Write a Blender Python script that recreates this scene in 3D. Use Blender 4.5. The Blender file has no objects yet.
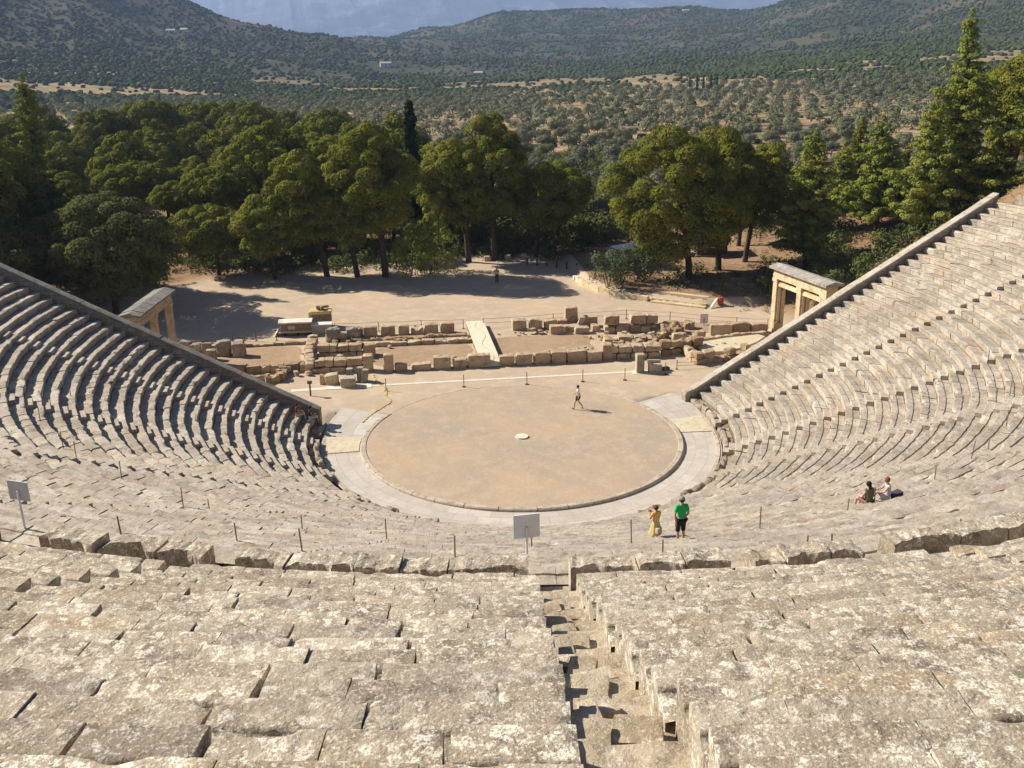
import bpy, math, random
import numpy as np
from mathutils import Vector, Matrix, Euler
R = math.radians
rnd = random.Random(7)
rng = np.random.default_rng(11)
sc = bpy.context.scene
COL = sc.collection
CPL = (1.45, -29.2, 8.15, 1.0, -27.83, 7.43)
HAZE, SKY_S, SUN_S, EXPO = 1.2e-4, .05, 5, .76

# ------------------------------------------------------------------ noise
def _h(ix, iy, iz):
    n = (ix * 374761393 + iy * 668265263 + iz * 2147483647 + 1013904223) & 0xFFFFFFFF
    n = ((n ^ (n >> 13)) * 1274126177) & 0xFFFFFFFF
    n = n ^ (n >> 16)
    return (n & 0xFFFF) / 65535.0
def vnoise(x, y, z=0.0):
    x, y, z = np.broadcast_arrays(np.asarray(x, float), np.asarray(y, float), np.asarray(z, float))
    fx, fy, fz = np.floor(x), np.floor(y), np.floor(z)
    ix, iy, iz = fx.astype(np.int64), fy.astype(np.int64), fz.astype(np.int64)
    u, v, w = x - fx, y - fy, z - fz
    u = u * u * (3 - 2 * u); v = v * v * (3 - 2 * v); w = w * w * (3 - 2 * w)
    def L(a, b, t): return a + (b - a) * t
    c = [_h(ix + i, iy + j, iz + k) for i in (0, 1) for j in (0, 1) for k in (0, 1)]
    return L(L(L(c[0], c[1], w), L(c[2], c[3], w), v), L(L(c[4], c[5], w), L(c[6], c[7], w), v), u) * 2 - 1
def fbm(x, y, z=0.0, o=4, s=1.0):
    r = 0; a = 1.0; t = 0
    for i in range(o):
        r = r + a * vnoise(np.asarray(x) * s + 17 * i, np.asarray(y) * s + 5 * i, np.asarray(z) * s + 3 * i); t += a
        a *= .5; s *= 2.03
    return r / t
def sstep(a, b, x):
    t = np.clip((np.asarray(x, float) - a) / (b - a), 0, 1)
    return t * t * (3 - 2 * t)

# ------------------------------------------------------------------ objects
def tag(o, label=None, cat=None, group=None, kind=None):
    if label: o['label'] = label
    if cat: o['category'] = cat
    if group: o['group'] = group
    if kind: o['kind'] = kind
    return o
def thing(name, label, cat, group=None, loc=(0, 0, 0), rz=0):
    o = bpy.data.objects.new(name, None); COL.objects.link(o)
    o.location = loc; o.rotation_euler = (0, 0, rz); o.empty_display_size = .2
    return tag(o, label, cat, group)
class MB:
    def __init__(s): s.v = []; s.f = []; s.n = 0; s.mi = []
    def add(s, v, f, mi=0):
        v = np.asarray(v, float).reshape(-1, 3); f = np.asarray(f, int)
        s.v.append(v); s.f.append(f + s.n); s.mi.append(np.full(len(f), mi)); s.n += len(v)
    def poly(s, v, mi=0):
        s.add(v, [list(range(len(v)))], mi)
    def box(s, x0, x1, y0, y1, z0, z1, mi=0):
        s.add([(x0,y0,z0),(x1,y0,z0),(x1,y1,z0),(x0,y1,z0),(x0,y0,z1),(x1,y0,z1),(x1,y1,z1),(x0,y1,z1)],
              [(0,3,2,1),(4,5,6,7),(0,1,5,4),(1,2,6,5),(2,3,7,6),(3,0,4,7)], mi)
    def obox(s, a, b, w, z0, z1, mi=0):
        """box from a to b (xy) of width w centred on the line"""
        a = np.array(a[:2], float); b = np.array(b[:2], float); d = (b - a) / np.linalg.norm(b - a); n = np.array([-d[1], d[0]]) * w / 2
        c = [a - n, b - n, b + n, a + n]
        v = [(p[0], p[1], z0) for p in c] + [(p[0], p[1], z1) for p in c]
        s.add(v, [(0,3,2,1),(4,5,6,7),(0,1,5,4),(1,2,6,5),(2,3,7,6),(3,0,4,7)], mi)
    def grid(s, P, mi=0, flip=False):
        """P: (n,m,3) array"""
        n, m = P.shape[:2]
        i = np.arange(n * m).reshape(n, m)
        f = np.stack([i[:-1, :-1], i[1:, :-1], i[1:, 1:], i[:-1, 1:]], -1).reshape(-1, 4)
        if flip: f = f[:, ::-1]
        s.add(P.reshape(-1, 3), f, mi)
    def tube(s, pts, rad, seg=7, mi=0, caps=True):
        pts = np.asarray(pts, float); n = len(pts); rad = np.broadcast_to(rad, (n,))
        d = np.gradient(pts, axis=0); d /= np.linalg.norm(d, axis=1)[:, None] + 1e-9
        ref = np.array([0, 0, 1.0]) if abs(d[0][2]) < .9 else np.array([1.0, 0, 0])
        a = np.cross(d, ref); a /= np.linalg.norm(a, axis=1)[:, None] + 1e-9; b = np.cross(d, a)
        th = np.arange(seg) * 2 * np.pi / seg
        V = pts[:, None] + rad[:, None, None] * (np.cos(th)[None, :, None] * a[:, None] + np.sin(th)[None, :, None] * b[:, None])
        i = np.arange(n * seg).reshape(n, seg); j = np.roll(i, -1, 1)
        s.add(V.reshape(-1, 3), np.stack([i[:-1], j[:-1], j[1:], i[1:]], -1).reshape(-1, 4), mi)
        if caps:
            s.add(V[0], [list(range(seg))], mi); s.add(V[-1], [list(range(seg))[::-1]], mi)
    def build(s, name, mats, parent=None, smooth=False):
        me = bpy.data.meshes.new(name)
        V = np.concatenate(s.v); me.vertices.add(len(V)); me.vertices.foreach_set('co', V.ravel())
        loops = np.concatenate([f.ravel() for f in s.f]); tot = np.concatenate([np.full(len(f), f.shape[1]) for f in s.f])
        me.loops.add(len(loops)); me.loops.foreach_set('vertex_index', loops)
        me.polygons.add(len(tot)); me.polygons.foreach_set('loop_start', np.concatenate([[0], np.cumsum(tot)[:-1]]))
        me.polygons.foreach_set('material_index', np.concatenate(s.mi))
        me.update(calc_edges=True)
        if smooth: me.polygons.foreach_set('use_smooth', np.ones(len(tot), bool))
        else: me.polygons.foreach_set('use_smooth', np.zeros(len(tot), bool))
        for m in (mats if isinstance(mats, (list, tuple)) else [mats]): me.materials.append(m)
        return mobj(name, me, parent)
def mobj(name, me, parent=None):
    o = bpy.data.objects.new(name, me); COL.objects.link(o)
    if parent is not None: o.parent = parent
    return o
def copy_tree(o, parent=None):
    c = o.copy(); COL.objects.link(c)
    if parent is not None: c.parent = parent
    for ch in list(o.children): copy_tree(ch, c)
    return c
def struct(o): o['kind'] = 'structure'; return o

# ------------------------------------------------------------------ materials
def mat(name, rough=.9, spec=.2):
    m = bpy.data.materials.new(name); m.use_nodes = True
    nt = m.node_tree; b = nt.nodes['Principled BSDF']; b.inputs['Roughness'].default_value = rough
    b.inputs['Specular IOR Level'].default_value = spec
    return m, nt, b
def N(nt, t, **k):
    n = nt.nodes.new(t)
    for a, v in k.items():
        if a in n.inputs: n.inputs[a].default_value = v
        else: setattr(n, a, v)
    return n
def noise(nt, co, scale, detail=4, rough=.55, lo=.4, hi=.6, dist=0):
    n = N(nt, 'ShaderNodeTexNoise'); n.inputs['Scale'].default_value = scale; n.inputs['Detail'].default_value = detail
    n.inputs['Roughness'].default_value = rough; n.inputs['Distortion'].default_value = dist
    nt.links.new(co, n.inputs['Vector'])
    r = N(nt, 'ShaderNodeMapRange'); r.inputs['From Min'].default_value = lo; r.inputs['From Max'].default_value = hi
    nt.links.new(n.outputs['Fac'], r.inputs['Value']); r.interpolation_type = 'SMOOTHSTEP'
    return r.outputs['Result']
def mixc(nt, fac, a, b):
    m = N(nt, 'ShaderNodeMix'); m.data_type = 'RGBA'
    if isinstance(fac, (int, float)): m.inputs[0].default_value = fac
    else: nt.links.new(fac, m.inputs[0])
    for s, v in ((6, a), (7, b)):
        if isinstance(v, tuple): m.inputs[s].default_value = (*v, 1)
        else: nt.links.new(v, m.inputs[s])
    return m.outputs[2]
def mul(nt, a, b):
    m = N(nt, 'ShaderNodeMath'); m.operation = 'MULTIPLY'
    for i, v in ((0, a), (1, b)):
        if isinstance(v, (int, float)): m.inputs[i].default_value = v
        else: nt.links.new(v, m.inputs[i])
    return m.outputs[0]
def bump(nt, b, layers, co):
    prev = None
    for scale, dist, detail in layers:
        n = N(nt, 'ShaderNodeTexNoise'); n.inputs['Scale'].default_value = scale; n.inputs['Detail'].default_value = detail
        nt.links.new(co, n.inputs['Vector'])
        bp = N(nt, 'ShaderNodeBump'); bp.inputs['Strength'].default_value = 1; bp.inputs['Distance'].default_value = dist
        nt.links.new(n.outputs['Fac'], bp.inputs['Height'])
        if prev: nt.links.new(prev, bp.inputs['Normal'])
        prev = bp.outputs['Normal']
    nt.links.new(prev, b.inputs['Normal'])
def coord(nt): return N(nt, 'ShaderNodeTexCoord').outputs['Object']
def plain(name, c, rough=.8, spec=.3, var=.12, scale=6, metal=0):
    m, nt, b = mat(name, rough, spec); co = coord(nt); b.inputs['Metallic'].default_value = metal
    f = noise(nt, co, scale, 5, .6, .3, .7)
    nt.links.new(mixc(nt, f, tuple(x * (1 - var) for x in c), tuple(min(1, x * (1 + var)) for x in c)), b.inputs['Base Color'])
    return m

def stone(name, base, light, dark, lichen, lich_amt=.5, sc_=1.0, bumps=((7, .03, 6), (38, .012, 6), (120, .004, 3)), earth=None):
    m, nt, b = mat(name, .95, .12); co = coord(nt)
    c = mixc(nt, noise(nt, co, .8 * sc_, 5, .6, .38, .62), base, light)
    c = mixc(nt, mul(nt, noise(nt, co, 2.6 * sc_, 8, .7, .50, .64), .75), c, dark)
    if earth: c = mixc(nt, mul(nt, noise(nt, co, .55 * sc_, 6, .6, .52, .66), .6), c, earth)
    # crusts of pale lichen: big patches broken up by fine grain
    v = N(nt, 'ShaderNodeTexVoronoi'); v.inputs['Scale'].default_value = 6.0 * sc_; v.feature = 'F1'
    warp = N(nt, 'ShaderNodeTexNoise'); warp.inputs['Scale'].default_value = 11 * sc_; warp.inputs['Detail'].default_value = 6
    nt.links.new(co, warp.inputs['Vector'])
    va = N(nt, 'ShaderNodeVectorMath'); va.operation = 'MULTIPLY_ADD'; va.inputs[1].default_value = (.26,) * 3
    nt.links.new(warp.outputs['Color'], va.inputs[0]); nt.links.new(co, va.inputs[2]); nt.links.new(va.outputs[0], v.inputs['Vector'])
    mr = N(nt, 'ShaderNodeMapRange'); mr.inputs['From Min'].default_value = .46; mr.inputs['From Max'].default_value = .34
    nt.links.new(v.outputs['Distance'], mr.inputs['Value'])
    region = noise(nt, co, 1.7 * sc_, 5, .65, .62 - .22 * lich_amt, .72 - .22 * lich_amt)
    fine = noise(nt, co, 42 * sc_, 6, .7, .40, .54)
    c = mixc(nt, mul(nt, mul(nt, mr.outputs[0], region), mul(nt, fine, .92)), c, lichen)
    # smaller speckle of lichen and of soot dark spots
    c = mixc(nt, mul(nt, noise(nt, co, 26 * sc_, 6, .75, .585 - .05 * lich_amt, .64 - .05 * lich_amt), .7), c, lichen)
    c = mixc(nt, mul(nt, noise(nt, co, 33 * sc_, 5, .7, .60, .68), .7), c, tuple(x * .45 for x in dark))
    # every block weathers a little differently
    g = N(nt, 'ShaderNodeNewGeometry'); r = N(nt, 'ShaderNodeMapRange'); r.inputs['To Min'].default_value = .80; r.inputs['To Max'].default_value = 1.14
    nt.links.new(g.outputs['Random Per Island'], r.inputs['Value']); hs = N(nt, 'ShaderNodeHueSaturation'); nt.links.new(r.outputs[0], hs.inputs['Value']); nt.links.new(c, hs.inputs['Color'])
    nt.links.new(hs.outputs[0], b.inputs['Base Color'])
    bump(nt, b, bumps, co)
    return m
M = {}
M['stone_up'] = stone('weathered_limestone_with_lichen', (.335,.28,.21), (.46,.395,.305), (.16,.13,.098), (.79,.735,.62), .95, earth=(.37,.275,.17))
M['stone_low'] = stone('worn_limestone', (.42,.365,.29), (.52,.465,.385), (.25,.205,.16), (.66,.61,.53), .35, earth=(.47,.36,.265))
M['stone_rough'] = stone('rough_broken_limestone', (.30,.245,.19), (.42,.36,.28), (.13,.105,.08), (.55,.49,.40), .25, earth=(.33,.23,.15))
M['aisle'] = stone('trodden_aisle_stone', (.36,.29,.205), (.47,.395,.295), (.20,.155,.11), (.70,.64,.52), .5, earth=(.40,.28,.165))
M['wall_stone'] = stone('coursed_grey_stone', (.29,.26,.22), (.38,.345,.29), (.14,.125,.105), (.55,.52,.46), .3)
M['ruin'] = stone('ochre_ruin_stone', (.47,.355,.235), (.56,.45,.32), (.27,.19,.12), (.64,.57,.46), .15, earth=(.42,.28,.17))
M['ruin_dark'] = stone('brown_rubble_masonry', (.36,.25,.155), (.46,.34,.22), (.20,.135,.085), (.5,.42,.32), .1)
M['portal'] = stone('restored_cream_limestone', (.60,.48,.30), (.70,.59,.41), (.42,.28,.15), (.76,.68,.52), .2)
M['roof_slab'] = stone('grey_weathered_slab', (.36,.33,.29), (.46,.43,.38), (.19,.17,.15), (.6,.57,.5), .3)
M['ring'] = stone('pale_kerb_stone', (.46,.385,.30), (.56,.48,.385), (.31,.25,.19), (.70,.63,.52), .15)

def earth_mat(name, cols, scale=1.0, bmp=.02):
    m, nt, b = mat(name, .97, .08); co = coord(nt)
    c = mixc(nt, noise(nt, co, .18 * scale, 6, .62, .36, .64), cols[0], cols[1])
    c = mixc(nt, mul(nt, noise(nt, co, .9 * scale, 8, .72, .46, .66), .7), c, cols[2])
    c = mixc(nt, mul(nt, noise(nt, co, 9 * scale, 6, .75, .5, .66), .45), c, cols[3])
    c = mixc(nt, mul(nt, noise(nt, co, 30 * scale, 3, .7, .56, .66), .4), c, tuple(x * .6 for x in cols[1]))
    nt.links.new(c, b.inputs['Base Color']); bump(nt, b, ((3 * scale, bmp, 6), (40 * scale, bmp * .4, 4)), co)
    return m
M['orch'] = earth_mat('packed_earth', [(.48,.37,.255), (.40,.325,.25), (.53,.425,.31), (.60,.49,.37)])
M['kerb_white'] = plain('pale_marking_stone', (.72,.66,.55), .9, .1, .1, 3)

def paving():
    m, nt, b = mat('grey_paving_flags', .85, .2)
    uv = N(nt, 'ShaderNodeUVMap').outputs[0]; co = coord(nt)
    br = N(nt, 'ShaderNodeTexBrick'); nt.links.new(uv, br.inputs['Vector']); br.inputs['Scale'].default_value = 1
    br.inputs['Brick Width'].default_value = 1.3; br.inputs['Row Height'].default_value = .7; br.inputs['Mortar Size'].default_value = .012
    br.inputs['Color1'].default_value = (.50,.45,.39,1); br.inputs['Color2'].default_value = (.60,.55,.48,1); br.inputs['Mortar'].default_value = (.33,.28,.22,1)
    br.inputs['Bias'].default_value = 0
    c = mixc(nt, mul(nt, noise(nt, co, 1.1, 7, .7, .44, .64), .55), br.outputs['Color'], (.43,.375,.31))
    c = mixc(nt, mul(nt, noise(nt, co, 14, 5, .7, .5, .7), .3), c, (.66,.62,.54))
    nt.links.new(c, b.inputs['Base Color']); bump(nt, b, ((9, .01, 5), (60, .004, 3)), co)
    return m
M['paving'] = paving()
M['slab_cream'] = stone('cream_entrance_slab', (.60,.52,.36), (.66,.58,.43), (.47,.39,.28), (.72,.66,.54), .1)

def ground_mat():
    """valley ground: pale trodden gravel near the stage, dry grass and red soil beyond, scrub-green tint on the hills"""
    m, nt, b = mat('dry_ground', .97, .08); co = coord(nt)
    geo = N(nt, 'ShaderNodeNewGeometry'); sp = N(nt, 'ShaderNodeSeparateXYZ'); nt.links.new(geo.outputs['Position'], sp.inputs[0])
    def rng_(out, a, c_):
        r = N(nt, 'ShaderNodeMapRange'); r.interpolation_type = 'SMOOTHSTEP'; r.inputs['From Min'].default_value = a; r.inputs['From Max'].default_value = c_
        nt.links.new(out, r.inputs['Value']); return r.outputs[0]
    gravel = mixc(nt, noise(nt, co, .12, 6, .62, .38, .62), (.52,.41,.295), (.47,.375,.28))
    gravel = mixc(nt, mul(nt, noise(nt, co, .7, 8, .7, .46, .66), .6), gravel, (.62,.51,.375))
    gravel = mixc(nt, mul(nt, noise(nt, co, 7, 5, .7, .52, .68), .4), gravel, (.42,.33,.235))
    soil = mixc(nt, noise(nt, co, .05, 6, .65, .36, .62), (.23,.135,.078), (.31,.20,.12))
    soil = mixc(nt, mul(nt, noise(nt, co, .4, 7, .7, .45, .62), .8), soil, (.24,.165,.10))
    far = mixc(nt, noise(nt, co, .012, 8, .62, .42, .60), (.42,.31,.185), (.34,.23,.135))
    far = mixc(nt, mul(nt, noise(nt, co, .03, 8, .75, .43, .58), .75), far, (.17,.155,.08))
    hill = mixc(nt, noise(nt, co, .006, 10, .65, .46, .60), (.046,.054,.027), (.10,.085,.052))
    hill = mixc(nt, mul(nt, noise(nt, co, .05, 6, .75, .52, .64), .55), hill, (.15,.115,.078))
    # near forest floor / slope soil outside the yard ellipse
    ln = N(nt, 'ShaderNodeVectorMath'); ln.operation = 'MULTIPLY'; ln.inputs[1].default_value = (1/33., 1/39., 0)
    ad = N(nt, 'ShaderNodeVectorMath'); ad.operation = 'SUBTRACT'; ad.inputs[1].default_value = (-6, 20, 0)
    nt.links.new(geo.outputs['Position'], ad.inputs[0]); nt.links.new(ad.outputs[0], ln.inputs[0])
    le = N(nt, 'ShaderNodeVectorMath'); le.operation = 'LENGTH'; nt.links.new(ln.outputs[0], le.inputs[0])
    c = mixc(nt, rng_(le.outputs['Value'], .93, 1.08), gravel, soil)
    c = mixc(nt, rng_(sp.outputs['Y'], 120, 220), c, far)
    ds = N(nt, 'ShaderNodeVectorMath'); ds.operation = 'LENGTH'; nt.links.new(geo.outputs['Position'], ds.inputs[0])
    c = mixc(nt, rng_(ds.outputs['Value'], 650, 1050), c, hill)
    nt.links.new(c, b.inputs['Base Color']); bump(nt, b, ((2, .02, 6), (25, .01, 4)), co)
    return m
M['ground'] = ground_mat()
M['bedding'] = earth_mat('earth_between_stones', [(.20,.15,.10), (.15,.115,.08), (.25,.19,.13), (.3,.24,.17)], 3)
def mountain_mat():
    m, nt, b = mat('bare_mountain_rock', .95, .1); co = coord(nt)
    c = mixc(nt, noise(nt, co, .0011, 10, .65, .44, .58), (.05,.05,.035), (.13,.12,.10))
    c = mixc(nt, mul(nt, noise(nt, co, .004, 8, .7, .52, .66), .8), c, (.24,.225,.20))
    nt.links.new(c, b.inputs['Base Color']); return m
M['mountain'] = mountain_mat()

def leaf(name, a, b_, trans=.10, bark=None, scale=.5):
    m, nt, b = mat(name, .9, .04); co = coord(nt)
    oi = N(nt, 'ShaderNodeObjectInfo'); f = noise(nt, co, scale, 4, .6, .35, .65)
    c = mixc(nt, f, a, b_)
    c2 = mixc(nt, mul(nt, oi.outputs['Random'], .45), c, tuple(x * .62 for x in a))
    nt.links.new(c2, b.inputs['Base Color'])
    tr = N(nt, 'ShaderNodeBsdfTranslucent'); nt.links.new(c2, tr.inputs['Color'])
    mx = N(nt, 'ShaderNodeMixShader'); mx.inputs[0].default_value = trans
    nt.links.new(b.outputs[0], mx.inputs[1]); nt.links.new(tr.outputs[0], mx.inputs[2])
    nt.links.new(mx.outputs[0], nt.nodes['Material Output'].inputs[0])
    return m
M['pine'] = leaf('pine_needles', (.15,.165,.025), (.255,.25,.037))
M['pine_light'] = leaf('light_pine_needles', (.205,.24,.048), (.285,.31,.06))
M['broad'] = leaf('dull_green_leaves', (.12,.135,.04), (.165,.17,.052))
M['bush'] = leaf('bush_leaves', (.10,.125,.04), (.155,.175,.055))
M['oleander'] = leaf('grey_green_leaves', (.09,.125,.06), (.15,.18,.09))
M['olive'] = leaf('olive_leaves', (.155,.17,.098), (.23,.24,.145), .2)
M['scrub'] = leaf('scrub_leaves', (.062,.085,.029), (.10,.122,.043), .1, scale=.02)
M['cypress'] = leaf('cypress_leaves', (.03,.042,.018), (.05,.065,.026), .1)
M['bark'] = plain('bark', (.085,.062,.046), .95, .1, .35, 3)
M['bark_grey'] = plain('grey_bark', (.20,.17,.135), .95, .1, .3, 3)
M['drygrass'] = leaf('dry_grass', (.36,.28,.15), (.46,.37,.21), .2)
M['metal_grey'] = plain('dull_grey_metal', (.20,.19,.18), .6, .4, .15, 5, .3)
M['sign_grey'] = plain('grey_sheet_back', (.80,.81,.84), .55, .4, .04, 3)
M['white_paint'] = plain('white_paint', (.78,.78,.76), .5, .4, .04, 3)
M['ramp'] = plain('pale_plywood', (.74,.66,.50), .8, .2, .06, 2)
M['tarp'] = plain('cream_canvas', (.80,.76,.66), .8, .2, .05, 2)
M['brown_board'] = plain('brown_boards', (.26,.19,.13), .85, .2, .2, 4)
M['dark'] = plain('dark_gap', (.03,.028,.025), .9, .1, .2, 4)
M['yellow_board'] = plain('ochre_boards', (.62,.46,.22), .8, .2, .1, 4)
M['beige_panel'] = plain('beige_panel', (.52,.46,.36), .8, .2, .08, 3)
M['hut'] = plain('dark_brown_timber', (.085,.06,.04), .85, .2, .2, 4)
M['glass'] = plain('dark_window_glass', (.12,.14,.15), .15, .6, .1, 2)
M['orange'] = plain('faded_orange_plastic', (.38,.095,.035), .6, .3, .08, 3)
M['rubber'] = plain('black_rubber', (.03,.03,.03), .8, .3, .1, 3)
M['rust'] = plain('dark_iron', (.09,.075,.065), .7, .4, .2, 6)
M['rooftile'] = plain('pale_roof', (.50,.44,.40), .8, .2, .08, .6)
M['whitewash'] = plain('whitewash', (.75,.74,.70), .85, .2, .05, .5)

# ------------------------------------------------------------------ theatre geometry
E_, T0 = 3.5, R(70)
SL = .36 / .745
def tp(r, t):
    """plan point at seat radius r, bearing t degrees from the axis (outer wedges on a wider arc)"""
    t = np.radians(np.asarray(t, float)); r = np.asarray(r, float); s = np.sign(t)
    out = np.abs(t) > T0
    cx = np.where(out, -E_ * s * math.sin(T0), 0); cy = np.where(out, E_ * math.cos(T0), 0); rr = np.where(out, r + E_, r)
    return cx + rr * np.sin(t), cy - rr * np.cos(t)
def polar(x, y):
    x = np.asarray(x, float); y = np.asarray(y, float)
    t = np.arctan2(x, -y); r = np.hypot(x, y); s = np.sign(t); out = np.abs(t) > T0
    dx = x + E_ * s * math.sin(T0); dy = y - E_ * math.cos(T0)
    t2 = np.arctan2(dx, -dy); r2 = np.hypot(dx, dy) - E_
    return np.degrees(np.where(out, t2, t)), np.where(out, r2, r)
R_LOW, Z_LOW, N_LOW = 12.45, .28, 34
R_UP, Z_UP, N_UP = 40.3, 13.86, 21
TL, TR = -100.3, 102.8
def zl(r): return Z_LOW + (np.asarray(r) - R_LOW) * SL

# ------------------------------------------------------------------ terrain
CAM = (-7.167, -56.466); HEAD = .12625 - .0102
# far relief: bearing from the view (deg) -> list of (distance m, height m)
def _col(px, prof):
    return (math.degrees(math.atan((px - 512) / 971.)), [(d, 23.6 + (42 - y) / 971. * d) for d, y in prof])
RELIEF = [_col(*c) for c in [
    (-500, [(400,104),(600,78),(900,20),(1200,-120),(1500,-250),(2600,-60),(5000,60)]),
    (0,   [(400,112),(560,93),(800,64),(1050,30),(1350,-25),(1650,-84),(2600,20),(5000,52)]),
    (100, [(400,112),(560,95),(800,70),(1050,42),(1350,2),(1650,-43),(2600,30),(5000,52)]),
    (203, [(400,112),(560,97),(800,76),(1050,55),(1350,28),(1600,0),(2600,38),(5000,52)]),
    (273, [(400,112),(560,98),(800,80),(1050,63),(1300,42),(1550,24),(2600,44),(5000,52)]),
    (330, [(400,112),(560,98),(800,82),(1050,68),(1300,52),(1500,35),(2600,44),(5000,52)]),
    (395, [(400,112),(560,97),(800,82),(1100,70),(1400,57),(1700,44),(2600,39),(5000,52)]),
    (450, [(400,112),(560,97),(800,82),(1100,74),(1500,60),(2000,42),(2500,26),(4000,60)]),
    (511, [(400,111),(560,95),(800,80),(1100,72),(1500,62),(2000,36),(2500,12),(4000,60)]),
    (600, [(400,110),(560,93),(800,78),(1100,70),(1500,60),(2000,34),(2500,11),(4000,60)]),
    (680, [(400,110),(560,92),(800,74),(1100,64),(1500,52),(2000,28),(2400,9),(4000,60)]),
    (725, [(400,110),(560,90),(800,72),(1100,60),(1500,48),(2000,28),(2300,13),(4000,50)]),
    (780, [(400,109),(560,88),(800,68),(1100,56),(1500,42),(2000,18),(2200,7),(4000,40)]),
    (860, [(400,107),(560,84),(800,63),(1100,50),(1500,34),(1800,14),(2100,-10),(4000,30)]),
    (1000,[(400,104),(560,80),(800,58),(1100,42),(1500,16),(1800,-12),(2100,-50),(4000,20)]),
    (1500,[(400,100),(560,74),(800,40),(1100,10),(1500,-60),(1800,-110),(2100,-160),(4000,0)])]]
AZ = np.array([c[0] for c in RELIEF])
_lt = np.linspace(math.log(150), math.log(16000), 240)
_tab = []
for a_, p_ in RELIEF:
    d_ = [150] + [q[0] for q in p_] + [16000]; z_ = [-2.5] + [q[1] for q in p_] + [-60]
    row = np.interp(np.exp(_lt), d_, z_); k_ = np.hanning(13); k_ /= k_.sum()
    row = np.convolve(np.pad(row, 6, 'edge'), k_, 'valid'); _tab.append(row)
_tab = np.array(_tab)
def far_h(x, y):
    dx = x - CAM[0]; dy = y - CAM[1]; d = np.hypot(dx, dy); az = np.degrees(np.arctan2(dx, dy) - HEAD)
    az = (az + 180) % 360 - 180
    az = np.clip(az, AZ[0], AZ[-1])
    fi = np.interp(az, AZ, np.arange(len(AZ))); i = np.clip(np.floor(fi).astype(int), 0, len(AZ) - 2); u = fi - i; u = u * u * (3 - 2 * u)
    fj = np.clip((np.log(np.maximum(d, 150)) - _lt[0]) / (_lt[1] - _lt[0]), 0, 238.99); j = fj.astype(int); v = fj - j
    a = _tab[i, j] * (1 - v) + _tab[i, j + 1] * v; b = _tab[i + 1, j] * (1 - v) + _tab[i + 1, j + 1] * v
    z = a * (1 - u) + b * u
    amp = sstep(500, 1500, d)
    z = z + amp * (20 * fbm(x / 260., y / 260., 0, 4) * sstep(700, 1300, d) + 3 * fbm(x / 60., y / 60., 3, 3))
    return z, d
BED = np.array([(11.3,41.5),(11.7,39.5),(12.1,37.6),(12.8,35.8),(14.3,33.9),(15.7,32.5),(17.0,31.3),(20.8,28.3),(22.3,28.6)])
def bed_side(x, y):
    """>0 inside the raised planted bed on the right of the yard"""
    yb = np.interp(x, BED[:, 0], BED[:, 1]); return np.where(x > 11.5, y - yb, -5)
def ground_h(x, y):
    x = np.asarray(x, float); y = np.asarray(y, float)
    zf, d = far_h(x, y)
    near = np.zeros_like(x)
    t, r = polar(x, y); at = np.abs(t)
    # slope that carries the auditorium, falling away outside the two wing walls
    wx = np.where(x > 0, x, -x)
    side = np.clip((at - 102) * np.pi / 180 * (r + E_), 0, None)         # metres outside the wing wall
    hill = np.maximum(0, (r - 31) * .5) * (1 - sstep(8, 32, at - 102)) + 0
    hill = np.minimum(hill, 10.5 + .1 * np.maximum(0, r - 45))
    hill = hill * np.where(x > 0, 1.0, .75)
    rise = np.where(x > 0, 7.5 * sstep(34, 85, x + .15 * y) * (1 - sstep(60, 150, y)), 3 * sstep(42, 110, -x) * (1 - sstep(50, 140, y)))
    near = np.maximum(hill, rise)
    near = near + .55 * sstep(.45, 1.1, bed_side(x, y)) * (1 - sstep(60, 80, y))
    near = near - 2.5 * sstep(58, 150, y) * (1 - sstep(30, 90, x) * .4)
    away = sstep(0, 18, np.maximum(np.abs(x) - 34, np.maximum(y - 52, 0)))
    near = near + away * .5 * fbm(x / 9., y / 9., 1, 3)
    inside = (at < 101.5) & (r > 12.3)
    seat = np.where(r < 37.8, zl(r) - 1.5, np.where(r < 40.5, 11.6, Z_UP + (r - R_UP) * SL - 1.5))
    seat = np.minimum(seat, 21.0)
    seat = np.maximum(seat, -.45)
    near = np.where(inside, seat, near)
    rc = np.hypot(x, y)
    near = np.where((rc > 9.75) & (~inside) & (at < 108) & (r < 12.6), -.5, near)
    w = sstep(120, 190, d)
    w = np.where(inside, 0, w)
    return near * (1 - w) + zf * w
def axis_lines(lo, hi, core0, core1, step, g=.02):
    a = list(np.arange(core0, core1 + 1e-6, step)); s = step
    while a[-1] < hi: s = max(step, s * (1 + g)); a.append(a[-1] + s)
    b = []; s = step; c = core0
    while c > lo: s = max(step, s * (1 + g)); c -= s; b.append(c)
    return np.array(b[::-1] + a)
xs = axis_lines(-9000, 9000, -45, 50, .5); ys = axis_lines(-400, 15000, -62, 62, .5)
X, Y = np.meshgrid(xs, ys, indexing='ij')
mb = MB(); mb.grid(np.stack([X, Y, ground_h(X, Y)], -1))
struct(mb.build('ground', M['ground'], smooth=True))

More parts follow.
